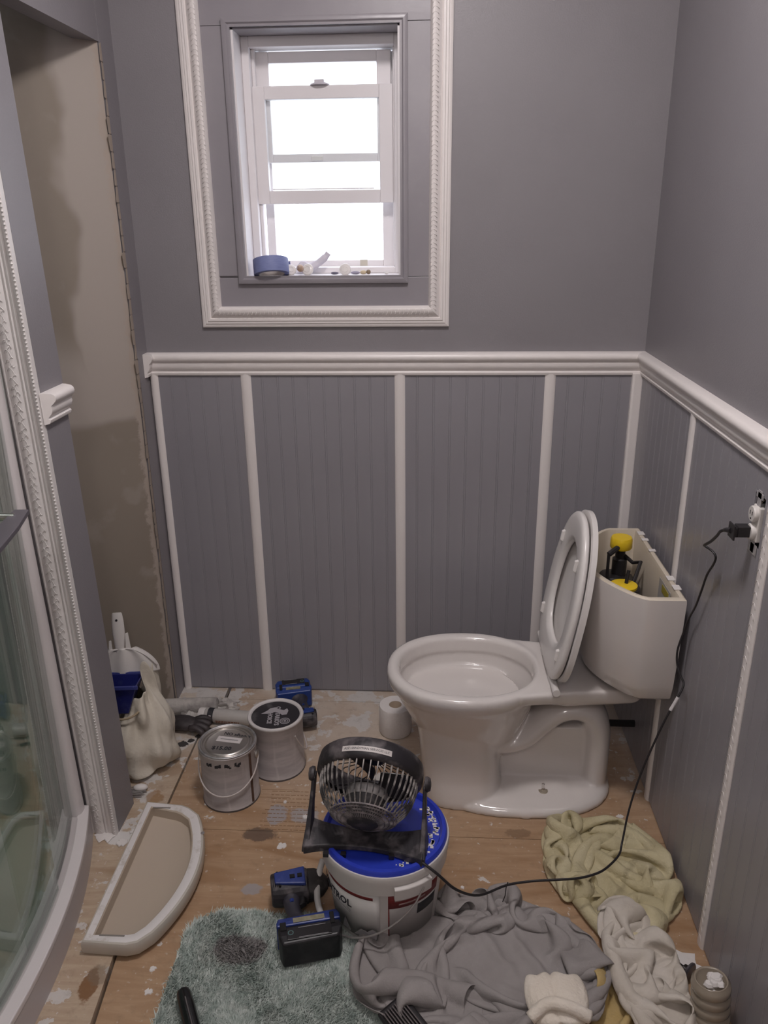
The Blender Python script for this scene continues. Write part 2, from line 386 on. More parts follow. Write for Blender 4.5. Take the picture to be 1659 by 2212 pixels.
obj('rail_return', sweep(RP, (-1.576, 0, 0), (-1.548, 0, 0), (0,-1,0)), TRIM, rail, smooth=True)
setting('trim_right', sweep(RP, (0, 0, 0), (0, -3.1, 0), (-1,0,0), m0=1, m1=0), TRIM, smooth=True)
# corner end of the rail turning onto the left wall
obj('rail_return', sweep(RP, (-1.548, .0, 0), (-1.548, -.045, 0), (1,0,0)), TRIM, rail, smooth=True)

# stub wall: rail stub and embossed casing
RS = [(d, h+.026) for d, h in RP]
ts = setting('trim_stub', lean(sweep(RS, (-1.515, -.634, 0), (-1.515, -.757, 0), (1,0,0), m1=-.7)), TRIM, smooth=True)
cas = setting('trim_shower_casing')
CX0, CX1 = -1.590, -1.516
cp = [(0,0),(.008,0),(.010,.004),(.006,.007),(.0075,.010),(.013,.016),(.015,.024),(.0135,.032),(.007,.038),(.0095,.041),(.0105,.044),(.007,.047),(.0095,.050),(.0105,.054),(.0075,.058),(.011,.062),(.0155,.066),(.0165,.070),(.014,.0735),(0,.074)]
o = obj('casing_board', lean(sweepv(cp, (CX0, -.748, 0), .002, 2.30, (0,-1,0), (1,0,0))), EMB, cas, smooth=True)
b = MB(); z = .02; rr = random.Random(9)
while z < 2.1:
    b.tube([(CX0+.014+.020*t, -.748-.0140-.0006*math.sin(t*PI), z+.010*math.sin(t*PI*(1.2+rr.random()*.5))+.002*rr.random()) for t in [i/6 for i in range(7)]], .0008, 5)
    b.tube([(CX0+.020+.010*t, -.748-.0152, z+.010-.006*math.cos(t*PI)) for t in [i/4 for i in range(5)]], .0008, 5)
    z += .017+.006*rr.random()
obj('embossed_scrolls', lean(b), EMB, cas, smooth='all', kind='stuff')
b = MB(); z = .02
while z < 2.1: b.sphere((CX0+.0700, -.748-.0160, z), (.0032, .0014, .0034), 6, 4); z += .0088
obj('beading', lean(b), EMB, cas, smooth='all', kind='stuff')

# ------------------------------------------------------------------ window
win = setting('window_1')
# wide flat casing boards
cb = mat('grey_casing_paint', (.262, .245, .268), .30, col2=(.285, .268, .288), nscale=5, bump=.1, bscale=40)
OX0, OX1, OZ0, OZ1 = -1.358, -.599, 1.303, 2.30
obj('casing_board', MB().box(-1.30, WX0, -.006, 0, 1.455, 2.117), cb, win, bevel=.0008)
obj('casing_board', MB().box(WX1, -.656, -.006, 0, 1.450, 2.117), cb, win, bevel=.0008)
obj('casing_board', MB().box(-1.30, -.656, -.006, 0, 1.36, 1.449), cb, win, bevel=.0008)
obj('casing_board', MB().box(-1.30, -.656, -.006, 0, 2.118, 2.25), cb, win, bevel=.0008)
# stepped inner border
pI = [(0,0),(.013,0),(.014,.003),(.014,.012),(.010,.016),(.010,.022),(0,.022)]
def frame(name, x0, x1, z0, z1, prof, m, parent, inward=1, y0=-.006):
    """four mitred mouldings around a rectangle; prof (distance out of wall, distance towards the inside)"""
    C = [(x0,z0),(x1,z0),(x1,z1),(x0,z1)]; res = []
    for i in range(4):
        (xa, za), (xb, zb) = C[i], C[(i+1) % 4]
        tx, tz = (xb-xa), (zb-za); L = math.hypot(tx, tz); tx /= L; tz /= L; nx, nz = -tz, tx
        A = [(xa+nx*h*inward+tx*h*inward, y0-d, za+nz*h*inward+tz*h*inward) for d, h in prof]
        B = [(xb+nx*h*inward-tx*h*inward, y0-d, zb+nz*h*inward-tz*h*inward) for d, h in prof]
        res.append(obj(name, MB().loft([A, B]), m, parent, smooth=True))
    return res
frame('inner_border', WX0-.022, WX1+.022, WZ0-.017, WZ1+.022, pI, cb, win)
pO = [(0,0),(.010,0),(.012,.003),(.012,.010),(.015,.012),(.015,.018),(.018,.020),(.018,.026),(.014,.029),(.019,.034),(.026,.042),(.028,.050),(.026,.056),(.018,.061),(0,.063)]
fr = frame('moulding', OX0, OX1, OZ0, OZ1, pO, TRIM, win, y0=0)
# embossed band of small leaves on the raised roll of the moulding
def leafrow(p0, p1, y):
    b = MB(); p0 = Vector(p0); p1 = Vector(p1); L = (p1-p0).length; t = (p1-p0)/L; nrm = t.cross(Vector((0,1,0))); k = 0; s = 0
    while s < L:
        c = p0+t*s
        b.tube([tuple(c + t*(.006*math.sin(q*PI)) + nrm*(.018*(q-.5)) + Vector((0, -.0012*math.sin(q*PI), 0))) for q in [i/4 for i in range(5)]], .0010, 4)
        s += .0125
    return b
for q, (a, c) in enumerate([((OX0+.055,0,OZ0+.045),(OX1-.055,0,OZ0+.045)), ((OX1-.048,0,OZ0+.05),(OX1-.048,0,OZ1-.1)), ((OX0+.048,0,OZ0+.05),(OX0+.048,0,OZ1-.1))]):
    bb = leafrow((a[0], -.0262, a[2]), (c[0], -.0262, c[2]), 0)
    obj('embossed_leaves', bb, TRIM, fr[[0,1,3][q]], smooth='all', kind='stuff')
WF = mat('white_window_paint', (.76, .73, .74), .4, bump=.15, bscale=30)
obj('jamb', MB().box(WX0, WX0+.006, -.004, .16, WZ0, WZ1), WF, win)
obj('jamb', MB().box(WX1-.006, WX1, -.004, .16, WZ0, WZ1), WF, win)
obj('head_jamb', MB().box(WX0, WX1, -.004, .10, WZ1-.004, WZ1), cb, win)
obj('sill', MB().box(WX0, WX1, -.012, .20, WZ0-.006, WZ0+.004), WF, win, bevel=.002)
# outer window frame
FX0, FX1 = -1.206, -.751
b = MB(); b.box(FX0, FX0+.022, .088, .2, WZ0+.004, 2.108); b.box(FX1-.014, FX1, .088, .2, WZ0+.004, 2.108); b.box(FX0+.022, FX1-.014, .088, .2, 2.080, 2.108); b.box(FX0+.022, FX1-.014, .10, .2, WZ0+.004, WZ0+.022)
b.box(FX0+.022, FX0+.032, .118, .135, WZ0+.022, 2.08); b.box(FX1-.020, FX1-.014, .118, .135, WZ0+.022, 2.08)
obj('window_frame', b, WF, win, bevel=.002)
b = MB(); b.box(FX0+.032, FX0+.058, .165, .2, WZ0+.02, 2.075); b.box(FX1-.055, FX1-.020, .165, .2, WZ0+.02, 2.075); b.box(FX0+.0585, FX1-.0555, .166, .2, WZ0+.004, 1.490)
obj('screen_frame', b, WF, win, bevel=.0015)
def sash(name, x0, x1, z0, z1, y0, y1, sw, rt, rb):
    s = bpy.data.objects.new(name, None); COL.objects.link(s); s.parent = win
    obj('stile', MB().box(x0, x0+sw, y0, y1, z0, z1), WF, s, bevel=.002); obj('stile', MB().box(x1-sw, x1, y0, y1, z0, z1), WF, s, bevel=.002)
    obj('rail', MB().box(x0+sw, x1-sw, y0, y1, z1-rt, z1), WF, s, bevel=.002); obj('rail', MB().box(x0+sw, x1-sw, y0, y1, z0, z0+rb), WF, s, bevel=.002)
    obj('pane', MB().box(x0+sw, x1-sw, (y0+y1)/2-.002, (y0+y1)/2+.002, z0+rb, z1-rt), PANE, s)
    return s
ls = sash('lower_sash', -1.190, -.771, 1.659, 1.983, .112, .137, .040, .036, .038)
us = sash('upper_sash', -1.180, -.777, 1.777, 2.076, .140, .163, .042, .030, .024)
b = MB(); b.lathe([(.030,0),(.028,.004),(.020,.007),(.008,.009)], 20, (-.985,.124,1.983)); b.box(-1.0, -.972, .112, .130, 1.990, 1.998)
obj('sash_lock', b, mat('painted_lock', (.55, .52, .56), .5), ls, smooth=True)
obj('lock_keeper', MB().box(-1.02, -.985, .134, .141, 1.782, 1.794), PLASTW, us, bevel=.001)
obj('stacked_rail_edge', MB().box(-1.14, -.83, .114, .140, 1.700, 1.7025), WF, ls)

# ------------------------------------------------------------------ ceiling light (above the frame)
cl = thing('ceiling_light', 'round flush ceiling light above the middle of the room', 'lamp', (LIGHT_POS[0], LIGHT_POS[1], CH))
obj('base_plate', MB().lathe([(.16,0),(.16,-.02),(.15,-.025)], 40), PLASTW, cl, smooth=True)
em = bpy.data.materials.new('lamp_dome'); em.use_nodes = True
em.node_tree.nodes['Principled BSDF'].inputs['Emission Color'].default_value = (*LAMP_COLOR, 1); em.node_tree.nodes['Principled BSDF'].inputs['Emission Strength'].default_value = LAMP_STRENGTH
obj('lamp_shade', MB().lathe([(.145,-.026),(.142,-.045),(.125,-.062),(.09,-.074),(.04,-.080),(.005,-.081)], 40, cap0=False), em, cl, smooth='all')

vl = thing('rear_fill_lamp', 'added unseen fill lamp on the wall behind the camera', 'lamp', (-.75, -3.1, 2.36))  # fill lamp added out of view to even out the lower walls
obj('back_plate', MB().box(-.12, .12, .0, .02, -.06, .06), CHROME, vl, bevel=.004)
vm = bpy.data.materials.new('fill_globe'); vm.use_nodes = True
vm.node_tree.nodes['Principled BSDF'].inputs['Emission Color'].default_value = (*LAMP_COLOR, 1); vm.node_tree.nodes['Principled BSDF'].inputs['Emission Strength'].default_value = FILL_STRENGTH
obj('lamp_shade', MB().sphere((0, .12, 0), .085, 24, 14), vm, vl, smooth='all')

# ------------------------------------------------------------------ shower enclosure
RC, YC = 1.50, -1.30
def arc(off, y): return -1.484-RC+math.sqrt(RC**2-(y-YC)**2)+off
def arc_strip(o0, o1, z0, z1, ya, yb, n=40):
    rings = []
    for i in range(n+1):
        y = ya+(yb-ya)*i/n; xa, xb = arc(o0, y), arc(o1, y)
        rings.append([(xa,y,z0),(xb,y,z0),(xb,y,z1),(xa,y,z1)])
    return MB().loft(rings)
WPK = mat('white_aluminium', (.68, .64, .64), .3, bump=.03, bscale=20)
sh = thing('shower_enclosure', 'curved glass shower enclosure with white frame at the left edge', 'shower', (-1.6, -1.3, 0))
YA, YE = -.757, -2.35
obj('shower_tray', arc_strip(-.75, -.035, .0, .05, YA-.003, YE), mat('shower_tray_acrylic', (.60, .60, .58), .25), sh, world=True)
obj('threshold', arc_strip(-.045, -.0005, .0, .100, YA, YE), mat('threshold_pinkish', (.50, .46, .46), .4), sh, world=True)
obj('bottom_track', arc_strip(-.030, .001, .088, .104, YA, YE), WPK, sh, world=True, bevel=.003)
obj('track_channel', arc_strip(-.040, -.030, .06, .086, YA, YE), mat('dark_rubber', (.10, .08, .08), .6), sh, world=True)
obj('inner_track', arc_strip(-.062, -.052, .05, .100, YA, YE), WPK, sh, world=True, bevel=.002)
obj('glass_panel', arc_strip(-.050, -.0435, .088, 1.98, YA-.02, -1.22, 24), SGLASS, sh, world=True, smooth=True)
obj('door_glass', arc_strip(-.041, -.0345, .088, 1.98, -1.05, YE, 40), SGLASS, sh, world=True, smooth=True)
obj('top_track', arc_strip(-.062, .0, 1.97, 2.02, YA, YE), WPK, sh, world=True, bevel=.003)
def postmb(x, y, rx, ry, z0, z1, k=-.019):
    ring = lambda z: [(x+rx*math.copysign(abs(math.cos(a))**.7, math.cos(a))+k*z, y+ry*math.copysign(abs(math.sin(a))**.7, math.sin(a)), z) for a in [2*PI*i/24 for i in range(24)]]
    return MB().loft([ring(z0), ring(z1)])
obj('wall_post', postmb(-1.612, -.781, .024, .022, .09, 2.0), WPK, sh, world=True, smooth=True)
obj('wall_jamb', postmb(-1.655, -.776, .022, .014, .09, 2.0), mat('dull_aluminium', (.42, .42, .42), .35), sh, world=True, smooth=True)
obj('jamb_seal', postmb(-1.640, -.795, .006, .008, .09, 2.0), mat('clear_seal', (.40, .48, .46), .3), sh, world=True, smooth=True)
# square-loop door pull
hb = MB()
hx, hy, hz = -1.40, -1.34, 1.16
BAR = mat('satin_bar', (.17, .155, .18), .35, .5)
HZ = 1.10
hd = obj('door_handle', MB().prism([(-1.421,-1.102),(-1.449,-1.104),(-1.437,-1.189),(-1.425,-1.30),(-1.42,-1.62),(-1.372,-1.62),(-1.379,-1.292),(-1.398,-1.19)], HZ-.010, HZ), BAR, sh, world=True, bevel=.0015)
for yy in (-1.135, -1.56): obj('handle_rod', MB().tube([(-1.545,yy,HZ-.004),(-1.432,yy,HZ-.004)], .0075, 12), CHROME, hd, world=True, smooth=True)
# inside the stall: added bar standing in for a reflection in the glass
obj('reflection_bar', MB().tube([(-1.95,-.90,.62),(-1.72,-.90,.62)], .011, 10), mat('grey_bar', (.45,.45,.43), .3), sh, world=True, smooth=True)

# ------------------------------------------------------------------ toilet
def sell(cx, cy, ax0, ax1, ay, z, n=40, p=2.2):
    """egg ring: ax0 towards -x (front), ax1 towards +x"""
    r = []
    for k in range(n):
        a = 2*PI*k/n; c, s = math.cos(a), math.sin(a)
        ax = ax0 if c < 0 else ax1
        r.append((cx+ax*math.copysign(abs(c)**(2/p), c), cy+ay*math.copysign(abs(s)**(2/p), s), z))
    return r
TY = -.462
TY = -.466
toi = thing('toilet', 'white toilet with raised seat and open tank against the right wall', 'toilet', (-.38, TY, 0))
def S(cx, a0, a1, ay, z, p=2.2): return sell(cx, TY, a0, a1, ay, z, 44, p)
# bowl shell, outside up over the rim and down inside
b = MB()
b.loft([S(-.53,.09,.12,.08,.12), S(-.54,.14,.16,.12,.20), S(-.545,.175,.19,.150,.27), S(-.545,.198,.205,.170,.315), S(-.54,.210,.208,.179,.335), S(-.54,.224,.212,.189,.350), S(-.54,.232,.216,.196,.370),
    S(-.54,.233,.217,.197,.386), S(-.54,.229,.214,.193,.395), S(-.54,.218,.206,.182,.3995), S(-.54,.203,.198,.165,.398), S(-.54,.196,.193,.157,.390), S(-.54,.193,.190,.154,.352),
    S(-.54,.200,.196,.161,.345), S(-.54,.193,.188,.155,.318), S(-.535,.165,.16,.135,.27), S(-.53,.12,.12,.10,.235), S(-.52,.06,.06,.05,.210), S(-.52,.02,.02,.02,.205)])
# pedestal
b.loft([S(-.545,.122,.115,.150,.0,3), S(-.545,.122,.115,.150,.02,3), S(-.548,.124,.112,.136,.08,3), S(-.552,.128,.113,.128,.18,2.8), S(-.552,.140,.135,.136,.26,2.5), S(-.548,.165,.17,.150,.305)])
# foot flange
b.loft([S(-.37,.295,.265,.178,.0,2.3), S(-.37,.295,.265,.178,.014,2.3), S(-.37,.285,.255,.168,.026,2.3), S(-.37,.26,.235,.13,.036,2.2), S(-.37,.2,.2,.08,.042,2.2)])
# web under the trapway with the open eye, and the rear column
b.box(-.46, -.17, TY-.034, TY+.034, .02, .212)
tp_ = smooth_path([(-.50,0,.19),(-.45,0,.168),(-.405,0,.168),(-.36,0,.190),(-.318,0,.235),(-.275,0,.272),(-.225,0,.282),(-.180,0,.262),(-.157,0,.205),(-.154,0,.12),(-.154,0,.02)], 5)
rg = []
for i in range(len(tp_)):
    p = Vector(tp_[i]); t = (Vector(tp_[min(i+1, len(tp_)-1)])-Vector(tp_[max(i-1, 0)])).normalized(); nr = Vector((-t.z, 0, t.x)); tt = i/(len(tp_)-1); ry = .088-.016*tt
    rg.append([tuple(p+nr*.041*math.cos(a)+Vector((0, TY+ry*math.sin(a), 0))) for a in [2*PI*k/20 for k in range(20)]])
b.loft(rg)
# deck
b.loft([[(x, TY+y, z) for x, y, z in r] for r in (
    [(-.36,-.15,.385),(-.28,-.125,.350),(-.22,-.10,.335),(-.22,.10,.335),(-.28,.125,.350),(-.36,.15,.385),(-.36,.15,.400),(-.30,.135,.402),(-.22,.12,.402),(-.22,-.12,.402),(-.30,-.135,.402),(-.36,-.15,.400)],)], cap1=False) if False else None
dk = [(-.425,.166),(-.36,.154),(-.31,.147),(-.27,.139),(-.20,.128),(-.12,.120),(-.060,.112)]
poly = [(x, TY-y) for x, y in dk]+[(x, TY+y) for x, y in dk[::-1]]+[(-.54+.207*math.cos(math.radians(a)), TY+.176*math.sin(math.radians(a))) for a in range(56, -57, -8)]
rings = []
for z, ins, k in ((.338,.030,.84),(.352,.012,.94),(.368,.004,.98),(.388,0,1),(.3955,.004,.985)):
    rings.append([((-.22+(x+.22)*(1 if x < -.22 else k)), TY+(y-TY)*k, z+(.10*(1-k))*(1 if x < -.3 else 0)) for x, y in poly])
b.loft(rings)
body = obj('bowl', b, PORC, toi, world=True, smooth='all')
q = body.modifiers.new('fuse', 'REMESH'); q.mode = 'VOXEL'; q.voxel_size = .0048; q.use_smooth_shade = True
q = body.modifiers.new('soften', 'SMOOTH'); q.factor = .5; q.iterations = 9
# smudges inside the bowl
for i, (x, y, l) in enumerate([(-.62,-.40,.03),(-.40,-.40,.007)]):
    mb = MB().tube([(x,y,.262+.0),(x+l*.4,y+.012,.268),(x+l,y+.016,.270)], .0012, 5, flat=.5)
    obj('dirt_mark', mb, mat('dirt', (.12, .09, .06), .9), toi, world=True)
# tank
def tankring(z, s, inset=0.0, sx=1.0):
    """D plan: flat back, short straight sides, bowed front"""
    hw = .242*s-inset; xb = -.022-inset; xs = -.125*sx; bow = (.235*sx-.125*sx); pts = []
    pts += [(xb, TY-hw+.0), (xb, TY-hw*.5), (xb, TY), (xb, TY+hw*.5), (xb, TY+hw)]
    pts += [((xb+xs)/2, TY+hw)]
    n = 22
    for i in range(n+1):
        t = -1+2*i/n; t = math.copysign(abs(t)**.85, t); yy = -t*hw
        if abs(t) > .999: pts += ([((xs*.9), TY+yy)] if t < 0 else []) + [(xs*1.0, TY+yy-math.copysign(.006, yy))] + ([((xs*.9), TY+yy)] if t > 0 else []); continue
        pts.append((xs-(bow-inset*.6)*(1-abs(t)**2.1)+ (inset if abs(t) > .98 else inset*.3), TY+yy))
    pts += [((xb+xs)/2, TY-hw)]
    return [(x, y, z) for x, y in pts]
b = MB()
R = [tankring(.405,.62,0,.62), tankring(.412,.76,0,.80), tankring(.432,.86,0,.92), tankring(.47,.905,0,.965), tankring(.60,.96,0,.99), tankring(.722,.995,0,1.0), tankring(.730,1.0,.001,1.0), tankring(.734,1.0,.006,1.0),
     tankring(.733,1.0,.015,1.0), tankring(.724,1.0,.018,1.0), tankring(.60,.96,.018,.99), tankring(.47,.90,.020,.96), tankring(.45,.86,.03,.9)]
b.loft(R[:8]+R[8:])
nseg = len(R[0])
for fi in range(len(b.f)):
    pass
# cream unglazed rim and inside: faces above ring 6
b.mi = [1 if (f_i >= 6*nseg and f_i < (len(R)-1)*nseg) or f_i >= (len(R)-1)*nseg+1 else 0 for f_i in range(len(b.f))]
tank = obj('tank', b, [PORC, PORCIN], toi, world=True, smooth=True)
DKW = mat('dark_wet_ceramic', (.10, .085, .075), .35)
obj('dark_sheet', MB().loft([tankring(.52,.93,.022,.97)], cap1=False), DKW, tank, world=True)  # flat dark sheet across the inside of the tank
# chips along the back rim of the tank
b = MB(); rr = random.Random(2)
for y0 in (-.60,-.655,-.41,-.33,-.285): obj('rim_chip', MB().box(-.040, -.021, y0, y0+.014+.012*rr.random(), .7335, .7375), WHITE, tank, world=True, bevel=.0015)
# sticker inside
st = obj('sticker', MB().box(-.0435, -.0425, -.640, -.540, .630, .718), mat('label_paper', (.42, .41, .40), .5), tank, world=True)
b = MB().box(-.0445, -.0435, -.628, -.570, .690, .710); obj('sticker_band', b, mat('sticker_olive', (.35, .30, .05), .5), st, world=True)
b = MB()
for i in range(6): b.box(-.0445, -.0436, -.625, -.580-.006*(i % 2), .640+.007*i, .6415+.007*i)
obj('sticker_print', b, GINK, st, world=True, kind='stuff')
# fill valve
fvx, fvy = -.100, -.335
fv = obj('fill_valve', MB().lathe([(.017,.45),(.017,.60),(.021,.605),(.021,.655),(.014,.66),(.014,.69)], 20, (fvx, fvy, 0)).tube([(fvx+.012,fvy,.665),(fvx+.03,fvy-.03,.655),(fvx+.045,fvy-.055,.668),(fvx+.028,fvy-.085,.64),(fvx+.0,fvy-.13,.60),(fvx-.012,fvy-.165,.575)], .0055, 8).off((0,0,.026)), BLACKP, tank, world=True, smooth=True)
obj('valve_cap', MB().lathe([(.028,.688),(.031,.692),(.0305,.716),(.028,.722),(.0,.723)], 28, (fvx, fvy, 0)).off((0,0,.026)), YELLOW, fv, world=True, smooth=True)
obj('float_arm', MB().tube([(fvx-.010,fvy-.02,.700),(fvx-.032,fvy-.035,.690),(fvx-.042,fvy-.040,.684)], .008, 8).tube([(fvx-.042,fvy-.040,.688),(fvx-.042,fvy-.042,.55)], .0045, 8).off((0,0,.026)), BLACKP, fv, world=True, smooth=True)
obj('float_cup', MB().lathe([(.036,.53),(.038,.54),(.038,.60),(.034,.606),(.02,.61)], 24, (fvx-.018, fvy+.0, 0)).box(fvx-.055, fvx+.045, fvy-.055, fvy+.03, .545, .592).off((0,0,.026)), BLACKP, fv, world=True, smooth=True)
fl = obj('flush_valve', MB().lathe([(.047,.47),(.047,.60),(.043,.612),(.04,.612)], 30, (-.125, -.525, 0)).off((0,.022,.058)), BLACKP, tank, world=True, smooth=True)
obj('flush_disc', MB().lathe([(.036,.610),(.036,.6185),(.033,.620),(.0,.6205)], 30, (-.125, -.525, 0)).off((0,.022,.058)), YELLOW, fl, world=True, smooth=True)
obj('refill_tube', MB().tube([(-.118,-.520,.62),(-.112,-.512,.655)], .005, 8).off((0,.022,.058)), BLACKP, fl, world=True, smooth=True)
# seat ring and lid, raised and leaning on the tank
def seatframe(m): # local: u across (y), v up from hinge, w thickness
    ang = math.radians(9.5); O = Vector((-.305, TY, .413)); U = Vector((0,1,0)); V = Vector((math.sin(ang)*1.0, 0, math.cos(ang))); W_ = Vector((-math.cos(ang), 0, math.sin(ang)))
    m.v = [tuple(O+U*p[0]+V*p[1]+W_*p[2]) for p in m.v]; return m
def egg(hw, v0, v1, vc, n=56, pb=3.4):
    r = []
    for k in range(n):
        a = 2*PI*k/n; c, s = math.cos(a), math.sin(a)
        p = 2.1 if s > 0 else pb; av = (v1-vc) if s > 0 else (vc-v0)
        r.append((hw*math.copysign(abs(c)**(2/p), c), vc+av*math.copysign(abs(s)**(2/p), s)))
    return r
def ringat(e, w): return [(x, y, w) for x, y in e]
eo, ei = egg(.186,.0,.455,.19), egg(.112,.085,.372,.20,56,2.6)
mid = lambda a, b, t: [(p[0]*(1-t)+q[0]*t, p[1]*(1-t)+q[1]*t) for p, q in zip(a, b)]
b = MB().loft([ringat(mid(eo,ei,.0),.006), ringat(mid(eo,ei,.0),.014), ringat(mid(eo,ei,.06),.0185), ringat(mid(eo,ei,.22),.0205), ringat(mid(eo,ei,.8),.0185), ringat(mid(eo,ei,.96),.014), ringat(ei,.006), ringat(ei,.002), ringat(mid(eo,ei,.06),.002)], cap0=False, cap1=False)
n = 56; k = len(b.v)-n
b.f += [(k+j, k+(j+1) % n, (j+1) % n, j) for j in range(n)]; b.mi += [0]*n
seat = obj('seat', seatframe(b), PLASTW, toi, world=True, smooth='all')
eL = egg(.188,-.004,.462,.19)
b = MB().loft([ringat(mid(eL,[(0,.2)]*56,.10),-.022), ringat(eL,-.018), ringat(eL,-.004), ringat(mid(eL,[(0,.2)]*56,.04),-.0015), ringat(mid(eL,[(0,.2)]*56,.10),-.008), ringat(mid(eL,[(0,.2)]*56,.5),-.010)])
lid = obj('lid', seatframe(b), PLASTW, toi, world=True, smooth=True)
for (u, v) in ((-.142,.10),(.142,.10),(-.100,.345),(.118,.345)):
    b = MB().loft([[(u-.007,v-.018,.019),(u+.007,v-.018,.019),(u+.007,v+.018,.019),(u-.007,v+.018,.019)],[(u-.005,v-.014,.028),(u+.005,v-.014,.028),(u+.005,v+.014,.028),(u-.005,v+.014,.028)]])
    obj('bumper', seatframe(b), PLASTW, seat, world=True, bevel=.002)
for s_ in (-1, 1):
    b = MB().box(-.318, -.280, TY+s_*.075-.018, TY+s_*.075+.018, .392, .410)
    obj('hinge', b, PLASTW, toi, world=True, bevel=.006, seg=3)
obj('hinge_bar', MB().tube([(-.308,TY-.168,.413),(-.308,TY+.168,.413)], .0105, 12), PLASTW, seat, world=True, smooth=True)
for s_ in (-1, 1):
    bc = obj('bolt_washer', MB().lathe([(.0185,.034),(.0185,.037),(.013,.040),(.006,.040)], 20, (-.314, TY+s_*.096, 0)), mat('dull_brass', (.42,.37,.30), .4, .6), toi, world=True, smooth=True)
    obj('bolt', MB().lathe([(.0045,.038),(.0045,.060),(.002,.062)], 10, (-.314, TY+s_*.096, 0)), CHROME, bc, world=True, smooth=True)
# toilet roll
tr = thing('toilet_paper_roll', 'white toilet paper roll standing on the floor behind the bowl', 'toilet roll', (-.760, -.235, 0))
b = MB().lathe([(.021,.004),(.052,.002),(.054,.006),(.054,.098),(.052,.102),(.021,.102),(.021,.004)], 36, cap0=False, cap1=False)
obj('paper', b, mat('tissue', (.74,.70,.68), .9, bump=.3, bscale=150), tr, smooth=True)
obj('cardboard_core', MB().lathe([(.0205,.004),(.0205,.101),(.0195,.101),(.0195,.004)], 24, cap0=False, cap1=False), mat('cardboard', (.35,.27,.20), .9), tr, smooth='all')
# supply stub behind the toilet
sp = tag(obj('water_supply_pipe', MB().tube([(-.004,-.33,.115),(-.12,-.33,.115)], .011, 12), DARK, smooth=True), 'short black pipe on the right wall behind the toilet foot', 'pipe')

# ------------------------------------------------------------------ tank lid lying upside down
tl = thing('tank_lid', 'cream ceramic tank lid lying upside down on the floor', 'tank lid', (-1.36, -.91, .008))
def lidpoly(e=0.0):
    P = [(-1.452,-1.150),(-1.345,-1.155),(-1.318,-1.147)]
    n = 26
    for i in range(1, n):
        t = i/n; y = -1.135+.435*t; x = -1.305+.0*t+.068*math.sin(PI*t)**.75
        P.append((x, y))
    P += [(-1.325,-.690),(-1.350,-.679),(-1.458,-.670)]
    c = (-1.385, -.912); out = []
    m = len(P)
    for i in range(m):
        p0, p1, p2 = Vector(P[i-1]), Vector(P[i]), Vector(P[(i+1) % m])
        t = ((p1-p0).normalized()+(p2-p1).normalized()); t = t.normalized() if t.length > 1e-6 else (p2-p1).normalized()
        nn = Vector((-t.y, t.x)); out.append((p1.x+nn.x*e, p1.y+nn.y*e))
    return out
def lr(e, z): return [(x, y, z) for x, y in lidpoly(e)]
b = MB().loft([lr(.012,.010), lr(.003,.013), lr(.0,.020), lr(.0,.042), lr(.003,.048), lr(.008,.0495), lr(.030,.0490), lr(.034,.046), lr(.036,.020), lr(.040,.018)])
nn_ = len(lidpoly())
b.mi = [2 if 5*nn_ <= i < 6*nn_ else (1 if (6*nn_ <= i < 9*nn_ or i == len(b.f)-1) else 0) for i in range(len(b.f))]
LIDW = mat('glazed_cream', (.50, .465, .41), .25, coat=.3)
LIDIN = mat('lid_cream_inside', (.47, .395, .315), .5)
RIMW, nq = newmat('worn_white_rim', .4)
nq.base(nq.mix(nq.step(nq.noise(14, 5, rough=.7), .36, .50), (.56, .52, .48), (.72, .69, .68))); nq.bump(nq.noise(30, 4), .2, .002)
tlm = obj('shell', b, [LIDW, LIDIN, RIMW], tl, world=True, smooth=True)
for (x0, y0, x1, y1) in ((-1.415,-1.131,-1.355,-1.127),(-1.43,-.699,-1.38,-.695)):
    obj('slot', MB().box(x0, x1, y0, y1, .0490, .0500), mat('slot_shadow', (.22,.20,.18), .7), tlm, world=True)
obj('chip', MB().lathe([(.006,.0493),(.004,.0502)], 10, (-1.262,-.790,0)), mat('grey_chip', (.22,.20,.20), .6), tlm, world=True)

# ------------------------------------------------------------------ paint cans
CANP, nq = newmat('can_brushed_grey_paint', .5)
nv = nq.noise(6, 5, stretch=(1, 1, 5), rough=.6); nw = nq.noise(9, 3, stretch=(3, 3, .3))
cc = nq.mix(nq.step(nv, .35, .65), (.36, .33, .33), (.48, .45, .445)); cc = nq.mix(nq.math('MULTIPLY', nq.step(nw, .55, .62), .5), cc, (.55, .52, .51)); nq.base(cc); nq.bump(nv, .2, .002)
def wrap(mb, r, a0, zc, cx=0, cy=0):
    """flat x,y text -> cylinder surface, facing angle a0"""
    mb.v = [(cx+(r+z)*math.cos(a0+x/r), cy+(r+z)*math.sin(a0+x/r), zc+y) for x, y, z in mb.v]; return mb
def can(label, x, y, lidmat, tilt=0):
    t = thing('paint_can', label, 'paint can', (x, y, 0), group=None)
    H = .186
    obj('body', MB().lathe([(.081,.0),(.084,.002),(.084,.006),(.082,.009),(.082,H-.012),(.084,H-.008),(.085,H-.003),(.083,H),(.078,H-.001),(.076,H-.008)], 48), CANP, t, smooth=True)
    obj('bottom_rim', MB().lathe([(.0842,.0),(.0848,.003),(.0842,.006)], 48), mat('rim_dark', (.10,.09,.09), .5), t, smooth=True)
    return t, H
c1, H = can('paint can with a bare steel lid and handwritten price', -1.236, -.570, None)
ld1 = obj('lid', MB().lathe([(.0775,H-.006),(.0790,H+.001),(.0765,H+.003),(.073,H+.001),(.071,H-.004),(.066,H-.004),(.064,H-.001),(.060,H+.0006),(.057,H-.0012),(.0,H-.0012)], 56), STEEL, c1, smooth=True)
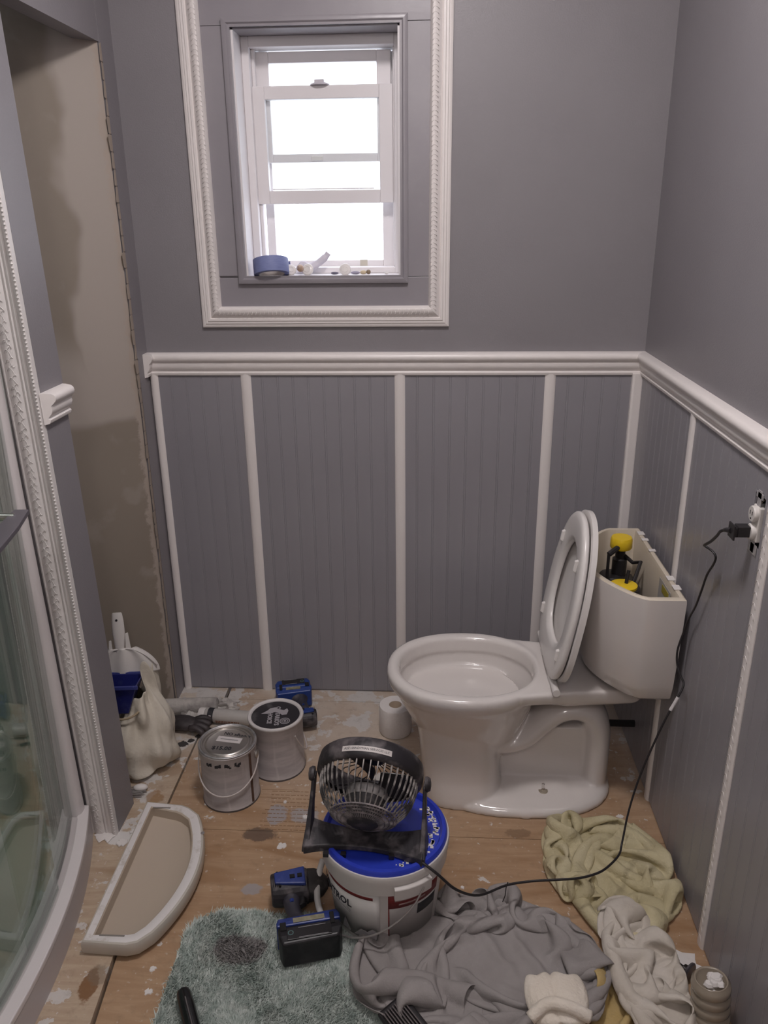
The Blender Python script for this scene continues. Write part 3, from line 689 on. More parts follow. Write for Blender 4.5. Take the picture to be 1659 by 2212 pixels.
obj('top_ring', MB().lathe([(.0825,H-.002),(.0850,H+.001),(.0835,H+.004),(.0795,H+.004),(.078,H+.0)], 48, cap0=False, cap1=False), GALV, c1, smooth='all')
sk = obj('sticker', MB().box(-.038,.036,-.0125,.0125,0,.0004).xf(Matrix.Translation((.004,.010,H-.0010)) @ Matrix.Rotation(math.radians(-8),4,'Z')), mat('label_white', (.62,.58,.57), .6), ld1)
obj('sticker_print', MB().box(-.028,.026,-.0018,.0018,.0002,.0008).xf(Matrix.Translation((.004,.010,H-.0008)) @ Matrix.Rotation(math.radians(-8),4,'Z')), GINK, sk)
obj('handwriting', text_mb('$15.00', .021, .0004, bold=.0005).xf(Matrix.Translation((-.010,-.030,H-.0009)) @ Matrix.Rotation(math.radians(-3),4,'Z') @ Matrix.Shear('XY', 4, (.2, 0))), INK, ld1)
obj('handwriting', text_mb('NO xRoom', .017, .0004, bold=.0004).xf(Matrix.Translation((.022,.034,H-.0009)) @ Matrix.Rotation(math.radians(-9),4,'Z')), INK, ld1)
obj('seam', MB().box(.0815,.0835,-.004,.004,.004,H-.01).xf(Matrix.Rotation(math.radians(-28),4,'Z')), mat('rust_brown', (.09,.045,.03), .6), c1)
# old label peeking through the grey paint under the lid
b = MB(); rr = random.Random(12)
for a in (-118, -98, -78, -58):
    for q in range(4):
        da = math.radians(a+q*3.0-4); zz = H-.030-.006*rr.random(); hh = .005+.009*rr.random(); ww = .0028
        b.add([((.0826)*math.cos(da-ww/.08), .0826*math.sin(da-ww/.08), zz), (.0826*math.cos(da+ww/.06), .0826*math.sin(da+ww/.06), zz+.001), (.0826*math.cos(da+ww/.07), .0826*math.sin(da+ww/.07), zz+hh), (.0826*math.cos(da-ww/.09), .0826*math.sin(da-ww/.09), zz+hh*.8)], [(0,1,2,3)])
obj('old_label', b, INK, c1, kind='stuff', solid=.0006)
def bail(r, a0, a1, z0, drop, out=.006, n=22):
    P = []
    for i in range(n+1):
        t = i/n; a = math.radians(a0+(a1-a0)*t); P.append(((r+out)*math.cos(a), (r+out)*math.sin(a), z0-drop*math.sin(PI*t)**.8))
    return P
obj('bail_handle', MB().tube(bail(.083, -185, 0, H-.040, .085), .0022, 8), mat('painted_wire', (.55,.50,.48), .4), c1, smooth=True)
for a in (0, 175): obj('ear', MB().lathe([(.013,0),(.013,.004),(.009,.007),(.004,.008)], 16).xf(Matrix.Rotation(math.radians(a),4,'Z') @ Matrix.Translation((.082,0,H-.040)) @ Matrix.Rotation(PI/2,4,'Y')), STEEL, c1, smooth=True)
c2, H = can('paint can with a black printed lid and white painted rim', -1.120, -.430, None)
ld2 = obj('lid', MB().lathe([(.074,H-.004),(.074,H-.002),(.0,H-.0015)], 48), mat('black_lid_print', (.022,.020,.024), .3, col2=(.10,.095,.10), nscale=22, namt=(.58,.75)), c2, smooth=True)
obj('top_ring', MB().lathe([(.084,H-.006),(.0862,H-.001),(.084,H+.004),(.079,H+.0045),(.0745,H+.001),(.0735,H-.003)], 48, cap0=False, cap1=False), mat('white_rim_paint', (.62,.59,.58), .45, bump=.4, bscale=70), c2, smooth='all')
LG = mat('lid_grey_print', (.36,.34,.36), .5)
Tm = lambda dx, dy, a: Matrix.Translation((dx,dy,H-.0014)) @ Matrix.Rotation(math.radians(a),4,'Z')
obj('lid_print', text_mb("ONTARIO'S", .019, .0005, bold=.0008).xf(Tm(.006,-.004,-84)), LG, ld2)
obj('lid_print', text_mb("CHOICE", .019, .0005, bold=.0008).xf(Tm(-.016,-.010,-84)), LG, ld2)
b = MB()
for r0, r1 in ((.013,.0158),(.0075,.0100),(.0,.004)):
    b.loft([[(r*math.cos(2*PI*k/28), r*math.sin(2*PI*k/28), z) for k in range(28)] for r, z in ((r0 or .0001,0),(r0 or .0001,.0006),(r1,.0006),(r1,0))], cap0=False, cap1=False)
obj('lid_target_print', b.xf(Tm(.034,-.030,0)), LG, ld2)
obj('lid_map_print', MB().prism([(-.045,.004),(-.030,.020),(-.022,.034),(-.006,.040),(.004,.030),(.022,.026),(.030,.036),(.036,.024),(.034,.004),(.020,.000),(.012,.010),(-.004,.016),(-.020,.006)], 0, .0005).xf(Tm(0,0,0)), LG, ld2)
obj('bail_handle', MB().tube(bail(.084, -40, 60, H-.035, .09), .0022, 8), MATS['painted_wire'], c2, smooth=True)

# ------------------------------------------------------------------ bucket
BXC, BYC, BH = -.753, -.975, .242
bk = thing('bucket', 'white plastic bucket with a bright blue lid under the fan', 'bucket', (BXC, BYC, .010))
BW = mat('bucket_white', (.60,.57,.55), .35)
obj('body', MB().lathe([(.118,0),(.124,.004),(.143,BH-.062),(.150,BH-.060),(.1515,BH-.030),(.1535,BH-.028),(.155,BH-.012),(.153,BH-.006),(.147,BH-.005)], 64), BW, bk, smooth=True)
lidb = obj('lid', MB().lathe([(.149,BH-.018),(.1505,BH-.012),(.1495,BH+.001),(.146,BH+.006),(.138,BH+.007),(.135,BH+.003),(.132,BH-.004),(.0,BH-.004)], 64), BLUEP, bk, smooth=True)
b = MB(); rr = random.Random(4)
for i in range(110):
    a = math.radians(rr.uniform(-75, 40)); r = .128-abs(rr.gauss(0,.010)); s = .0012+.0035*rr.random()
    b.box(r*math.cos(a)-s, r*math.cos(a)+s*.8, r*math.sin(a)-s*.7, r*math.sin(a)+s, BH-.0042, BH-.0030)
obj('dried_plaster', b, WHITE, lidb, kind='stuff')
rb = .1245+.0192*.93
def bucket_patch(a0, a1, z0, z1, m, parent=bk, e=.0008, name='label'):
    n = 20; rings = []
    rad = lambda z: .124+(.143-.124)*(z-.004)/(BH-.066)+e
    for i in range(n+1):
        a = math.radians(a0+(a1-a0)*i/n); rings.append([(rad(z0)*math.cos(a), rad(z0)*math.sin(a), z0), (rad(z1)*math.cos(a), rad(z1)*math.sin(a), z1)])
    b = MB().loft(rings, cap0=False, cap1=False, closed=False)
    return obj(name, b, m, parent, smooth='all', solid=.0006)
lab = bucket_patch(-172, -92, .022, .176, mat('bucket_label', (.60,.585,.57), .4))
bucket_patch(-160, -98, .158, .167, RED, lab, .0016, 'label_stripe')
lab2 = bucket_patch(-84, -28, .03, .176, mat('bucket_label_grey', (.40,.38,.37), .4))
bucket_patch(-84, -28, .134, .176, RED, lab2, .0016, 'label_stripe'); bucket_patch(-84, -82.8, .03, .134, RED, lab2, .0016, 'label_stripe')
bucket_patch(-78, -50, .156, .162, mat('pale_print', (.35,.22,.21), .5), lab2, .0022, 'label_print'); bucket_patch(-74, -46, .143, .148, MATS['pale_print'], lab2, .0022, 'label_print')
bucket_patch(-54, -30, .095, .126, INK, lab2, .0016, 'label_print')
obj('label_text', wrap(text_mb('CONTROL', .027, .0006, bold=.0005), .1425, math.radians(-146), .128), INK, lab)
obj('label_text', wrap(text_mb('ALL PURPOSE', .0, .0006) if False else MB().box(-.045,.045,-.0008,.0008,0,.0006).box(-.03,.045,-.006,-.0048,0,.0006), .1400, math.radians(-140), .106), GINK, lab)
obj('label_logo', wrap(MB().prism([(-.012,-.018),(.012,-.018),(-.004,.012)], 0, .0006), .1380, math.radians(-128), .062), GINK, lab)
obj('label_picture', wrap(MB().prism([(-.03,-.014),(.025,-.016),(.03,.006),(.016,.014),(.002,.002),(-.012,.008)], 0, .0006), .1385, math.radians(-106), .055), GINK, lab)
# moulded ear and bail
def ear(a):
    n = 8; rg = []
    for i in range(n+1):
        aa = math.radians(a-17+34*i/n); rg.append([(r*math.cos(aa), r*math.sin(aa), z) for r, z in ((.146,BH-.070),(.1600,BH-.066),(.1625,BH-.034),(.150,BH-.030))])
    return MB().loft(rg)
for a in (-62, 118): obj('handle_ear', ear(a), BW, bk, bevel=.002)
P = []
for i in range(25):
    t = i/24; a = math.radians(-58-180*t+4); r = .163+.006*math.sin(PI*t); P.append((r*math.cos(a), r*math.sin(a), BH-.046-.150*math.sin(PI*min(1,t*1.0))**.75))
bh = obj('bail_handle', MB().tube(P, .0022, 8), mat('wire', (.45,.42,.41), .35, .8), bk, smooth=True)
obj('grip', MB().tube(P[13:20], .0078, 12), mat('grip_white', (.62,.60,.58), .45), bh, smooth=True)

# ------------------------------------------------------------------ fan
FC = Vector((-.787, -.975, .391))
fan = thing('fan', 'dusty black desk fan standing on the blue bucket lid', 'fan', tuple(FC))
FB = BH+.010-.004+.0035
yaw = math.radians(-6)
# head frame: local z = blowing direction (away from the camera and up), local x = pivot axis
zd = Vector((math.sin(-yaw)*math.cos(math.radians(27)), math.cos(yaw)*math.cos(math.radians(27)), math.sin(math.radians(27))))
xd = Vector((math.cos(yaw), math.sin(yaw)*1.0, 0)); xd = (xd-zd*xd.dot(zd)).normalized(); yd = zd.cross(xd)
HM = Matrix((xd, yd, zd)).transposed().to_4x4()
def head(mb): return mb.xf(HM)
R0 = .125
obj('drum', head(MB().lathe([(.113,-.006),(.1205,-.004),(.1245,.004),(.1250,.024),(.1225,.040),(.116,.046),(.108,.046),(.112,.038),(.1165,.022),(.113,.004)], 64, cap0=False, cap1=False)), DUSTY, fan, smooth='all')
barm = None
prof = [(.1150,-.004),(.1140,-.022),(.1085,-.045),(.098,-.066),(.082,-.084),(.074,-.090)]
for k in range(44):
    a = 2*PI*k/44
    if barm is None:
        m0 = MB()
        for i in range(len(prof)-1):
            (r0, h0), (r1, h1) = prof[i], prof[i+1]
            m0.add([(r0,-.0013,h0),(r0,.0013,h0),(r0-.004,.0013,h0-.001),(r0-.004,-.0013,h0-.001),(r1,-.0013,h1),(r1,.0013,h1),(r1-.004,.0013,h1+.001),(r1-.004,-.0013,h1+.001)], [(0,4,5,1),(1,5,6,2),(2,6,7,3),(3,7,4,0)])
        barm = obj('grille_bar', m0, mat('dusty_bar', (.05,.046,.048), .6, col2=(.38,.35,.33), nscale=45, namt=(.36,.62)), fan); barm.matrix_local = HM @ Matrix.Rotation(a, 4, 'Z')
    else:
        c = clone(barm, fan); c.matrix_local = HM @ Matrix.Rotation(a, 4, 'Z')
b = MB()
for k in range(60):
    a = 2*PI*k/60; ca, sa = math.cos(a), math.sin(a); t = .0008
    b.add([(.036*ca+t*sa,.036*sa-t*ca,-.1055),(.036*ca-t*sa,.036*sa+t*ca,-.1055),(.076*ca-t*sa,.076*sa+t*ca,-.0915),(.076*ca+t*sa,.076*sa-t*ca,-.0915),
           (.036*ca+t*sa,.036*sa-t*ca,-.1035),(.036*ca-t*sa,.036*sa+t*ca,-.1035),(.076*ca-t*sa,.076*sa+t*ca,-.0895),(.076*ca+t*sa,.076*sa-t*ca,-.0895)], [(0,1,2,3),(4,7,6,5),(0,3,7,4),(1,5,6,2)])
for rr_, hh in ((.076,-.0900),(.069,-.0935),(.060,-.0970),(.050,-.1005)): b.lathe([(rr_-.0013,hh-.0015),(rr_+.0013,hh-.0015),(rr_+.0013,hh+.0015),(rr_-.0013,hh+.0015)], 48, cap0=False, cap1=False)
obj('rear_grille', head(b), mat('dusty_grille', (.07,.062,.065), .55, col2=(.30,.26,.26), nscale=50), fan)
obj('motor_housing', head(MB().lathe([(.030,-.108),(.037,-.104),(.040,-.095),(.046,-.060),(.046,-.030),(.040,-.022)], 36)), mat('motor_black', (.025,.022,.024), .75, col2=(.12,.105,.105), nscale=30, namt=(.5,.75)), fan, smooth=True)
obj('band', head(MB().lathe([(.0470,-.052),(.0480,-.050),(.0480,-.031),(.0470,-.029)], 36, cap0=False, cap1=False)), mat('dusty_band', (.14,.13,.13), .6, col2=(.30,.28,.27), nscale=50), fan, smooth='all')
for k in range(3):
    a0 = 2*PI*k/3+.4; rg = []
    for i in range(7):
        r = .025+.012*i; w_ = .55-.03*i; rg.append([(r*math.cos(a0-w_), r*math.sin(a0-w_), .018), (r*math.cos(a0), r*math.sin(a0), .004), (r*math.cos(a0+w_), r*math.sin(a0+w_), -.014), (r*math.cos(a0+w_), r*math.sin(a0+w_), -.016), (r*math.cos(a0), r*math.sin(a0), .002), (r*math.cos(a0-w_), r*math.sin(a0-w_), .016)])
    obj('fan_blade', head(MB().loft(rg)), BLACKP, fan, smooth=True)
b = MB()
for k in range(30):
    a = 2*PI*k/30; b.tube([(.02*math.cos(a),.02*math.sin(a),.050),(.10*math.cos(a+.12),.10*math.sin(a+.12),.052),(.112*math.cos(a+.12),.112*math.sin(a+.12),.044)], .0012, 4)
b.lathe([(.028,.046),(.028,.054),(.02,.056)], 24)
obj('front_grille', head(b), BLACKP, fan)
# label on the drum (reads from the camera side)
def onring(mb, r, a0, h0): # x along ring, y along -axis
    mb.v = [((r+z)*math.cos(a0+x/r), (r+z)*math.sin(a0+x/r), h0+y) for x, y, z in mb.v]; return mb
a_l = math.radians(-88)
lw = MB(); n = 16
for i in range(n): 
    x0 = -.058+.116*i/n; x1 = -.058+.116*(i+1)/n; lw.box(x0, x1, -.0065, .0065, .0003, .0009)
lb = obj('name_label', head(onring(lw, .1252, a_l, .013)), mat('label_cream', (.60,.56,.54), .5), fan)
obj('label_text', head(onring(text_mb('A2Z HANDYMAN SERVICES LLC', .0075, .0004), .1262, a_l, .013)), INK, lb)
# yoke and base
px0 = FC.x; 
def loc(p): return (p[0]-FC.x, p[1]-FC.y, p[2]-FC.z)
zb = FB; cyw, syw = math.cos(yaw), math.sin(yaw)
def yp(u, v, z): return (u*cyw - v*syw, u*syw + v*cyw, z-FC.z)   # u across, v depth
for s_ in (-1, 1):
    rg = []
    for u, v, z, wv, wu in ((.131,.0,.391,.013,.004),(.1315,-.012,.365,.013,.004),(.133,-.030,.330,.014,.0045),(.134,-.050,.290,.022,.006),(.134,-.062,zb+.012,.036,.008),(.134,-.065,zb,.038,.009)):
        rg.append([yp(s_*u-wu, v-wv, z), yp(s_*u+wu, v-wv, z), yp(s_*u+wu, v+wv, z), yp(s_*u-wu, v+wv, z)])
    obj('yoke_arm', MB().loft(rg), DUSTY, fan, bevel=.002)
    kb = MB().lathe([(.017,.0),(.018,.006),(.014,.013),(.004,.015)], 20).xf(Matrix.Translation(yp(s_*.130,0,.391)) @ Matrix.Rotation(s_*PI/2,4,'Y'))
    obj('pivot_knob', kb, DUSTY, fan, smooth=True)
rg = []
for i in range(17):
    t = -1+2*i/16; u = .137*t; dip = .016*(1-t*t); vf = -.110+.030*(1-abs(t)**2)*1.0; vb = -.028+.0*(1-t*t)
    rg.append([yp(u, vf, zb+.0), yp(u, vb, zb+.0), yp(u, vb, zb+.028-dip*.6+.012*abs(t)**3), yp(u, vf+.004, zb+.020-dip*.5)])
obj('base', MB().loft(rg), DUSTY, fan, bevel=.003)
for u in (-.095,-.055,.055,.095): obj('base_foot', MB().box(u-.006, u+.006, -.100, -.088, zb-FC.z-.001, zb-FC.z+.008), BLACKP, fan)
# cord and plug (belong to the fan)
CP = [(-.700,-1.075,.262),(-.672,-1.085,.262),(-.63,-1.100,.240),(-.585,-1.095,.190),(-.53,-1.060,.140),(-.462,-1.015,.128),(-.40,-1.000,.128),(-.34,-.995,.130),(-.285,-.985,.128),(-.235,-.965,.128),(-.20,-.935,.128),(-.175,-.905,.13),(-.165,-.88,.135),(-.158,-.865,.155),(-.148,-.845,.195),(-.134,-.825,.240),(-.118,-.810,.290),(-.100,-.800,.345),(-.080,-.790,.400),(-.058,-.780,.455),(-.036,-.770,.498),(-.022,-.757,.525),(-.026,-.744,.540),(-.034,-.730,.565),(-.036,-.724,.590),(-.034,-.722,.615),(-.026,-.720,.650),(-.022,-.735,.700),(-.022,-.765,.745),(-.022,-.790,.800),(-.024,-.815,.850),(-.024,-.845,.890),(-.026,-.856,.912),(-.032,-.846,.922),(-.042,-.830,.926),(-.048,-.842,.934),(-.050,-.880,.958),(-.052,-.915,.985),(-.055,-.938,1.004),(-.050,-.952,1.013)]
CPs = smooth_path(CP, 5)
cord = obj('cord', MB().tube([loc(p) for p in CPs], .0032, 8, flat=.8), BLACKP, fan, smooth='all')
o1 = CPs[int(len(CPs)*.49)]
seg = CPs[int(5*19.2):int(5*20.1)+1]
obj('cord_tag', MB().tube([loc(p) for p in seg], .0042, 8), mat('tag_white', (.62,.60,.60), .5), cord, smooth=True)
b = MB().tube([loc(p) for p in [(-.462,-1.015,.128),(-.460,-1.018,.140),(-.4645,-1.024,.128),(-.466,-1.030,.112),(-.472,-1.036,.098)]], .0012, 6)
obj('twist_tie', b, BLACKP, cord, smooth=True)
pl = MB().box(-.046,-.014, -1.000+.006, -.968, 1.010, 1.040)
plg = obj('plug', MB().loft([[(x, -.980+y*.9, 1.023+z*.9) for y, z in ((-.013,-.012),(.013,-.012),(.013,.012),(-.013,.012))] if i in (0,1) else [(x, -.980+y+yo, 1.021+z) for y, z in ((-.010,-.010),(.010,-.010),(.010,.010),(-.010,.010))] for i, (x, yo) in enumerate(((-.013,0),(-.040,0),(-.041,.001),(-.047,.002)))]).box(-.0495,-.046,-.994,-.962,1.006,1.036).tube([(-.048,-.976,1.021),(-.052,-.962,1.017),(-.051,-.950,1.012)], [.0065,.005,.0045], 10), BLACKP, cord, world=True, bevel=.0015)

# ------------------------------------------------------------------ outlet in the right wall
ot = thing('wall_outlet', 'white duplex outlet hanging without a cover in the right wall', 'outlet', (.0, -.983, 1.045))
obj('box', MB().box(.001,.05,-1.007,-1.004,.992,1.098).box(.001,.05,-.961,-.958,.992,1.098).box(.001,.05,-1.007,-.958,1.096,1.099).box(.001,.05,-1.007,-.958,.990,.993).box(.045,.05,-1.007,-.958,.99,1.1), mat('blue_black_box', (.02,.02,.03), .6), ot, world=True)
obj('mounting_strap', MB().box(-.006,-.0045,-.992,-.974,.978,1.108).box(-.006,-.0045,-1.004,-.962,.976,.998).box(-.006,-.0045,-1.000,-.966,1.092,1.104), mat('paint_splashed_strap', (.45,.44,.45), .4, .5, col2=(.65,.63,.63), nscale=90), ot, world=True, bevel=.0006)
ob = obj('outlet_body', MB().box(-.008,.028,-1.000,-.966,1.004,1.076), mat('outlet_white', (.68,.65,.62), .35), ot, world=True, bevel=.002)
for zc in (1.022, 1.060):
    fc = obj('socket_face', MB().lathe([(.0165,.0),(.0165,.008),(.015,.010),(.0,.010)], 28).xf(Matrix.Translation((-.007,-.983,zc)) @ Matrix.Rotation(-PI/2,4,'Y')), MATS['outlet_white'], ot, world=True, smooth=True)
    obj('slots', MB().box(-.0178,-.0165,-.989,-.9875,zc-.002,zc+.006).box(-.0178,-.0165,-.9785,-.977,zc-.002,zc+.006).lathe([(.002,0),(.002,.001)], 8, (0,0,0)).off((0,0,0)) if False else MB().box(-.0178,-.0165,-.989,-.9875,zc-.002,zc+.006).box(-.0178,-.0165,-.9785,-.977,zc-.002,zc+.006).box(-.0178,-.0165,-.985,-.981,zc-.011,zc-.008), DARK, fc, world=True)
obj('wire', MB().tube([(.02,-.964,1.09),(.004,-.962,1.07),(.006,-.963,1.05),(.02,-.966,1.03)], .0012, 6), mat('copper_wire', (.5,.4,.3), .4, .5), ot, world=True, smooth=True)

# ------------------------------------------------------------------ cordless tools
def drill(label, loc_, rotz, flip, body_col, batt_col, body_len=.12, drum=.034, roll=0, group=None):
    """lies on its side; local x = towards the chuck, y = away from the grip, z = up (thickness)"""
    t = thing('cordless_drill', label, 'power tool', loc_, (roll, 0, rotz), group)
    def disc(x, r, cy=0, k=.95, n=24): return [(x, cy+r*math.cos(2*PI*i/n), r*k*math.sin(2*PI*i/n)) for i in range(n)]
    L = body_len
    obj('motor_body', MB().loft([disc(-L*.58,drum*.78), disc(-L*.56,drum*.92), disc(-L*.40,drum*1.0), disc(L*.12,drum*1.02), disc(L*.16,drum*.95)]), DUSTY, t, smooth=True, bevel=.002)
    obj('side_shell', MB().loft([[(x, y*drum, z) for x, y, z in r] for r in (
        [(-L*.50,-.45,drum*.80),(-L*.50,.30,drum*.86),(-L*.50,.30,drum*1.05),(-L*.50,-.45,drum*.98)], [(L*.10,-.75,drum*.70),(L*.10,.55,drum*.80),(L*.10,.5,drum*1.06),(L*.10,-.75,drum*.96)])]), body_col, t, bevel=.003)
    obj('vent', MB().box(-L*.2,-L*.10,-.012,-.002,drum*1.0,drum*1.08).box(-L*.05,L*.04,-.012,-.002,drum*1.0,drum*1.08), DARK, t)
    for sx_, sy_ in ((-.44,.62),(-.40,-.72),(.02,.70),(.04,-.85)): obj('screw', MB().lathe([(.0030,drum*.70),(.0034,drum*.86),(.0020,drum*.87)], 12, (L*sx_, drum*sy_*.75, 0)), DARK, t)
    for q in range(4): obj('rib', MB().box(-L*.53+L*.018*q*2, -L*.53+L*.018*q*2+.0012, -drum*.55, drum*.10, drum*.78, drum*.97), BLACKP, t)
    nose = obj('gear_case', MB().loft([disc(L*.16,drum*.96), disc(L*.30,drum*.92), disc(L*.44,drum*.70), disc(L*.52,drum*.42), disc(L*.54,drum*.36)]), mat('rubber_nose', (.03,.027,.028), .55, col2=(.10,.09,.085), nscale=40, namt=(.5,.75)), t, smooth=True)
    obj('chuck', MB().loft([disc(L*.54,.0095), disc(L*.57,.012), disc(L*.68,.012), disc(L*.70,.010)]), mat('dull_black_metal', (.05,.045,.045), .4, .5), nose, smooth=True)
    # grip: swept oval down to the foot
    def ov(cx, cy, a, bth, n=20, ang=0):
        ca, sa = math.cos(ang), math.sin(ang)
        return [(cx+ca*a*math.cos(2*PI*i/n), cy+sa*a*math.cos(2*PI*i/n), bth*math.sin(2*PI*i/n)) for i in range(n)]
    g = obj('grip', MB().loft([ov(-L*.18,-.012,.026,.024), ov(-L*.20,-.035,.022,.020), ov(-L*.20,-.060,.019,.017), ov(-L*.17,-.085,.018,.0165), ov(-L*.13,-.106,.021,.018), ov(-L*.08,-.122,.034,.026)]), mat('grip_rubber', (.035,.033,.045), .5, col2=(.11,.10,.11), nscale=30, namt=(.48,.75)), t, smooth=True)
    obj('trigger', MB().loft([ov(-L*.02,-.030,.007,.010), ov(L*.015,-.042,.010,.010), ov(L*.0,-.058,.010,.009), ov(-L*.06,-.064,.006,.008)]), BLACKP, g, smooth=True)
    obj('grip_highlight_patch', MB().loft([ov(-L*.20,-.052,.010,.0205), ov(-L*.20,-.060,.008,.0195)]), body_col, g, smooth=True)
    # foot plate and battery
    x0, x1 = -L*.50, L*.60
    ft = obj('foot', MB().loft([[(x0,-.118,-.030),(x1,-.112,-.030),(x1,-.112,.030),(x0,-.118,.030)], [(x0-.004,-.134,-.036),(x1+.006,-.130,-.036),(x1+.006,-.130,.036),(x0-.004,-.134,.036)], [(x0-.004,-.145,-.036),(x1+.006,-.145,-.036),(x1+.006,-.145,.036),(x0-.004,-.145,.036)]]), body_col, t, bevel=.003)
    obj('spec_label', MB().box(x0+.035,x1-.030,-.141,-.128,.0345,.0375), mat('tool_label', (.22,.20,.13), .4, col2=(.30,.28,.20), nscale=120), ft)
    ba = obj('battery', MB().loft([[(x0-.002,-.146,-.036),(x1+.004,-.146,-.036),(x1+.004,-.146,.036),(x0-.002,-.146,.036)], [(x0+.0,-.175,-.0385),(x1+.006,-.170,-.0385),(x1+.006,-.170,.0385),(x0,-.175,.0385)], [(x0+.006,-.196,-.036),(x1-.002,-.192,-.036),(x1-.002,-.192,.036),(x0+.006,-.196,.036)]]), batt_col, t, bevel=.006, seg=3)
    obj('battery_panel', MB().box(x0+.018,x1-.018,-.188,-.158,.0375,.0395), BLACKP, ba, bevel=.001)
    obj('battery_text', MB().box(x0+.045,x1-.030,-.1595,-.158,.0395,.0400).box(x0+.045,x1-.026,-.186,-.1845,.0395,.0400), GINK, ba)
    b = MB().lathe([(.0065,.0395),(.0065,.0402),(.0050,.0402),(.0050,.0395)], 20, (x0+.027,-.170,0), cap0=False, cap1=False)
    obj('battery_badge', b, mat('badge_green', (.12,.22,.22), .4), ba)
    obj('latch', MB().box(x0+.004,x0+.018,-.160,-.138,.036,.040), DARK, ba, bevel=.001); obj('latch', MB().box(x1-.018,x1-.008,-.160,-.128,.036,.040), DARK, ba, bevel=.001)
    return t
BBAT = mat('battery_black', (.012,.011,.014), .42, col2=(.05,.045,.05), nscale=25, namt=(.5,.8))
drill('blue and black cordless impact driver lying on the green rug', (-.965, -.972, .058), math.radians(14), False, BLUETOOL, BBAT, .125, .042)
d2 = drill('blue cordless drill lying behind the black lidded paint can', (-1.085, -.24, .040), math.radians(193), False, mat('bright_blue_tool', (.015,.045,.22), .4), MATS['bright_blue_tool'], .105, .031)

# ------------------------------------------------------------------ bath rug with real pile
rug = thing('bath_rug', 'sea green shaggy bath rug with a grey stain', 'rug', (-.88, -1.34, 0))
def rrect(x0, x1, y0, y1, r, n=8):
    P = []
    for cx, cy, a0 in ((x1-r,y1-r,0),(x0+r,y1-r,90),(x0+r,y0+r,180),(x1-r,y0+r,270)):
        for i in range(n+1):
            a = math.radians(a0+90*i/n); P.append((cx+r*math.cos(a), cy+r*math.sin(a)))
    return P
RX0, RX1, RY0, RY1 = -1.232, -.46, -1.72, -1.022
rp = [(x-(.030*(y+1.02)/-.7 if False else 0)+.012*math.sin(y*17), y+.008*math.sin(x*15)) for x, y in rrect(RX0, RX1, RY0, RY1, .075)]
RUGC, nq = newmat('rug_green', .95)
c_ = nq.mix(nq.step(nq.noise(40, 4, rough=.7), .35, .65), (.42, .495, .455), (.68, .735, .695))
x, y, z = nq.sep()
dx = nq.math('DIVIDE', nq.math('ADD', x, .205), .062); dy = nq.math('DIVIDE', nq.math('SUBTRACT', y, .215), .042)
dd = nq.math('ADD', nq.math('ADD', nq.math('MULTIPLY', dx, dx), nq.math('MULTIPLY', dy, dy)), nq.math('MULTIPLY', nq.math('SUBTRACT', nq.noise(30, 4), .5), 1.6))
c_ = nq.mix(nq.math('MULTIPLY', nq.math('SUBTRACT', 1, nq.step(dd, .7, 1.3)), .85), c_, (.30, .27, .27))
c_ = nq.mix(nq.math('MULTIPLY', nq.step(nq.noise(9, 4), .55, .75), .4), c_, (.40, .39, .36))
nq.base(c_)
obj('backing', MB().loft([[(x+.88, y+1.34, .001) for x, y in rp], [(x+.88, y+1.34, .010) for x, y in rp]]), RUGC, rug)
rs = np.random.RandomState(11)
def inside(px, py, poly):
    c = np.zeros(len(px), bool); n = len(poly)
    for i in range(n):
        x0, y0 = poly[i]; x1, y1 = poly[(i+1) % n]
        if y0 == y1: continue
        t = (x1-x0)*(py-y0)/(y1-y0)+x0; c ^= ((y0 > py) != (y1 > py)) & (px < t)
    return c
def tufts(n, poly, box, lo, hi, wd, base=.008, seed=1):
    rs = np.random.RandomState(seed)
    px = rs.uniform(box[0], box[1], n); py = rs.uniform(box[2], box[3], n); k = inside(px, py, poly); px, py = px[k], py[k]; n = len(px)
    fl = lambda s, ph: np.sin(px*s+ph)*np.cos(py*s*1.3+ph*2)+.6*np.sin(px*s*2.7+py*s*1.9+ph)
    ang = 1.2*fl(14, 1)+rs.normal(0, .9, n); ln = rs.uniform(lo, hi, n)*(1+.25*fl(25, 3)); lean_ = np.clip(rs.normal(.75, .25, n), .2, 1.3)
    dx, dy = np.cos(ang), np.sin(ang); a2 = ang+rs.uniform(.9, 2.2, n); wx, wy = np.cos(a2)*wd, np.sin(a2)*wd
    hgt = ln*np.cos(lean_); out = ln*np.sin(lean_)
    V = np.zeros((n, 5, 3)); z0 = base-.003
    V[:,0] = np.stack([px-wx, py-wy, np.full(n, z0)], 1); V[:,1] = np.stack([px+wx, py+wy, np.full(n, z0)], 1)
    V[:,2] = np.stack([px+wx*.9+dx*out*.5, py+wy*.9+dy*out*.5, z0+hgt*.72], 1); V[:,3] = np.stack([px-wx*.9+dx*out*.5, py-wy*.9+dy*out*.5, z0+hgt*.72], 1)
    V[:,4] = np.stack([px+dx*out, py+dy*out, z0+hgt], 1)
    I = np.arange(n)*5
    quads = np.stack([I, I+1, I+2, I+3], 1); tris = np.stack([I+3, I+2, I+4], 1)
    return V.reshape(-1, 3), quads, tris
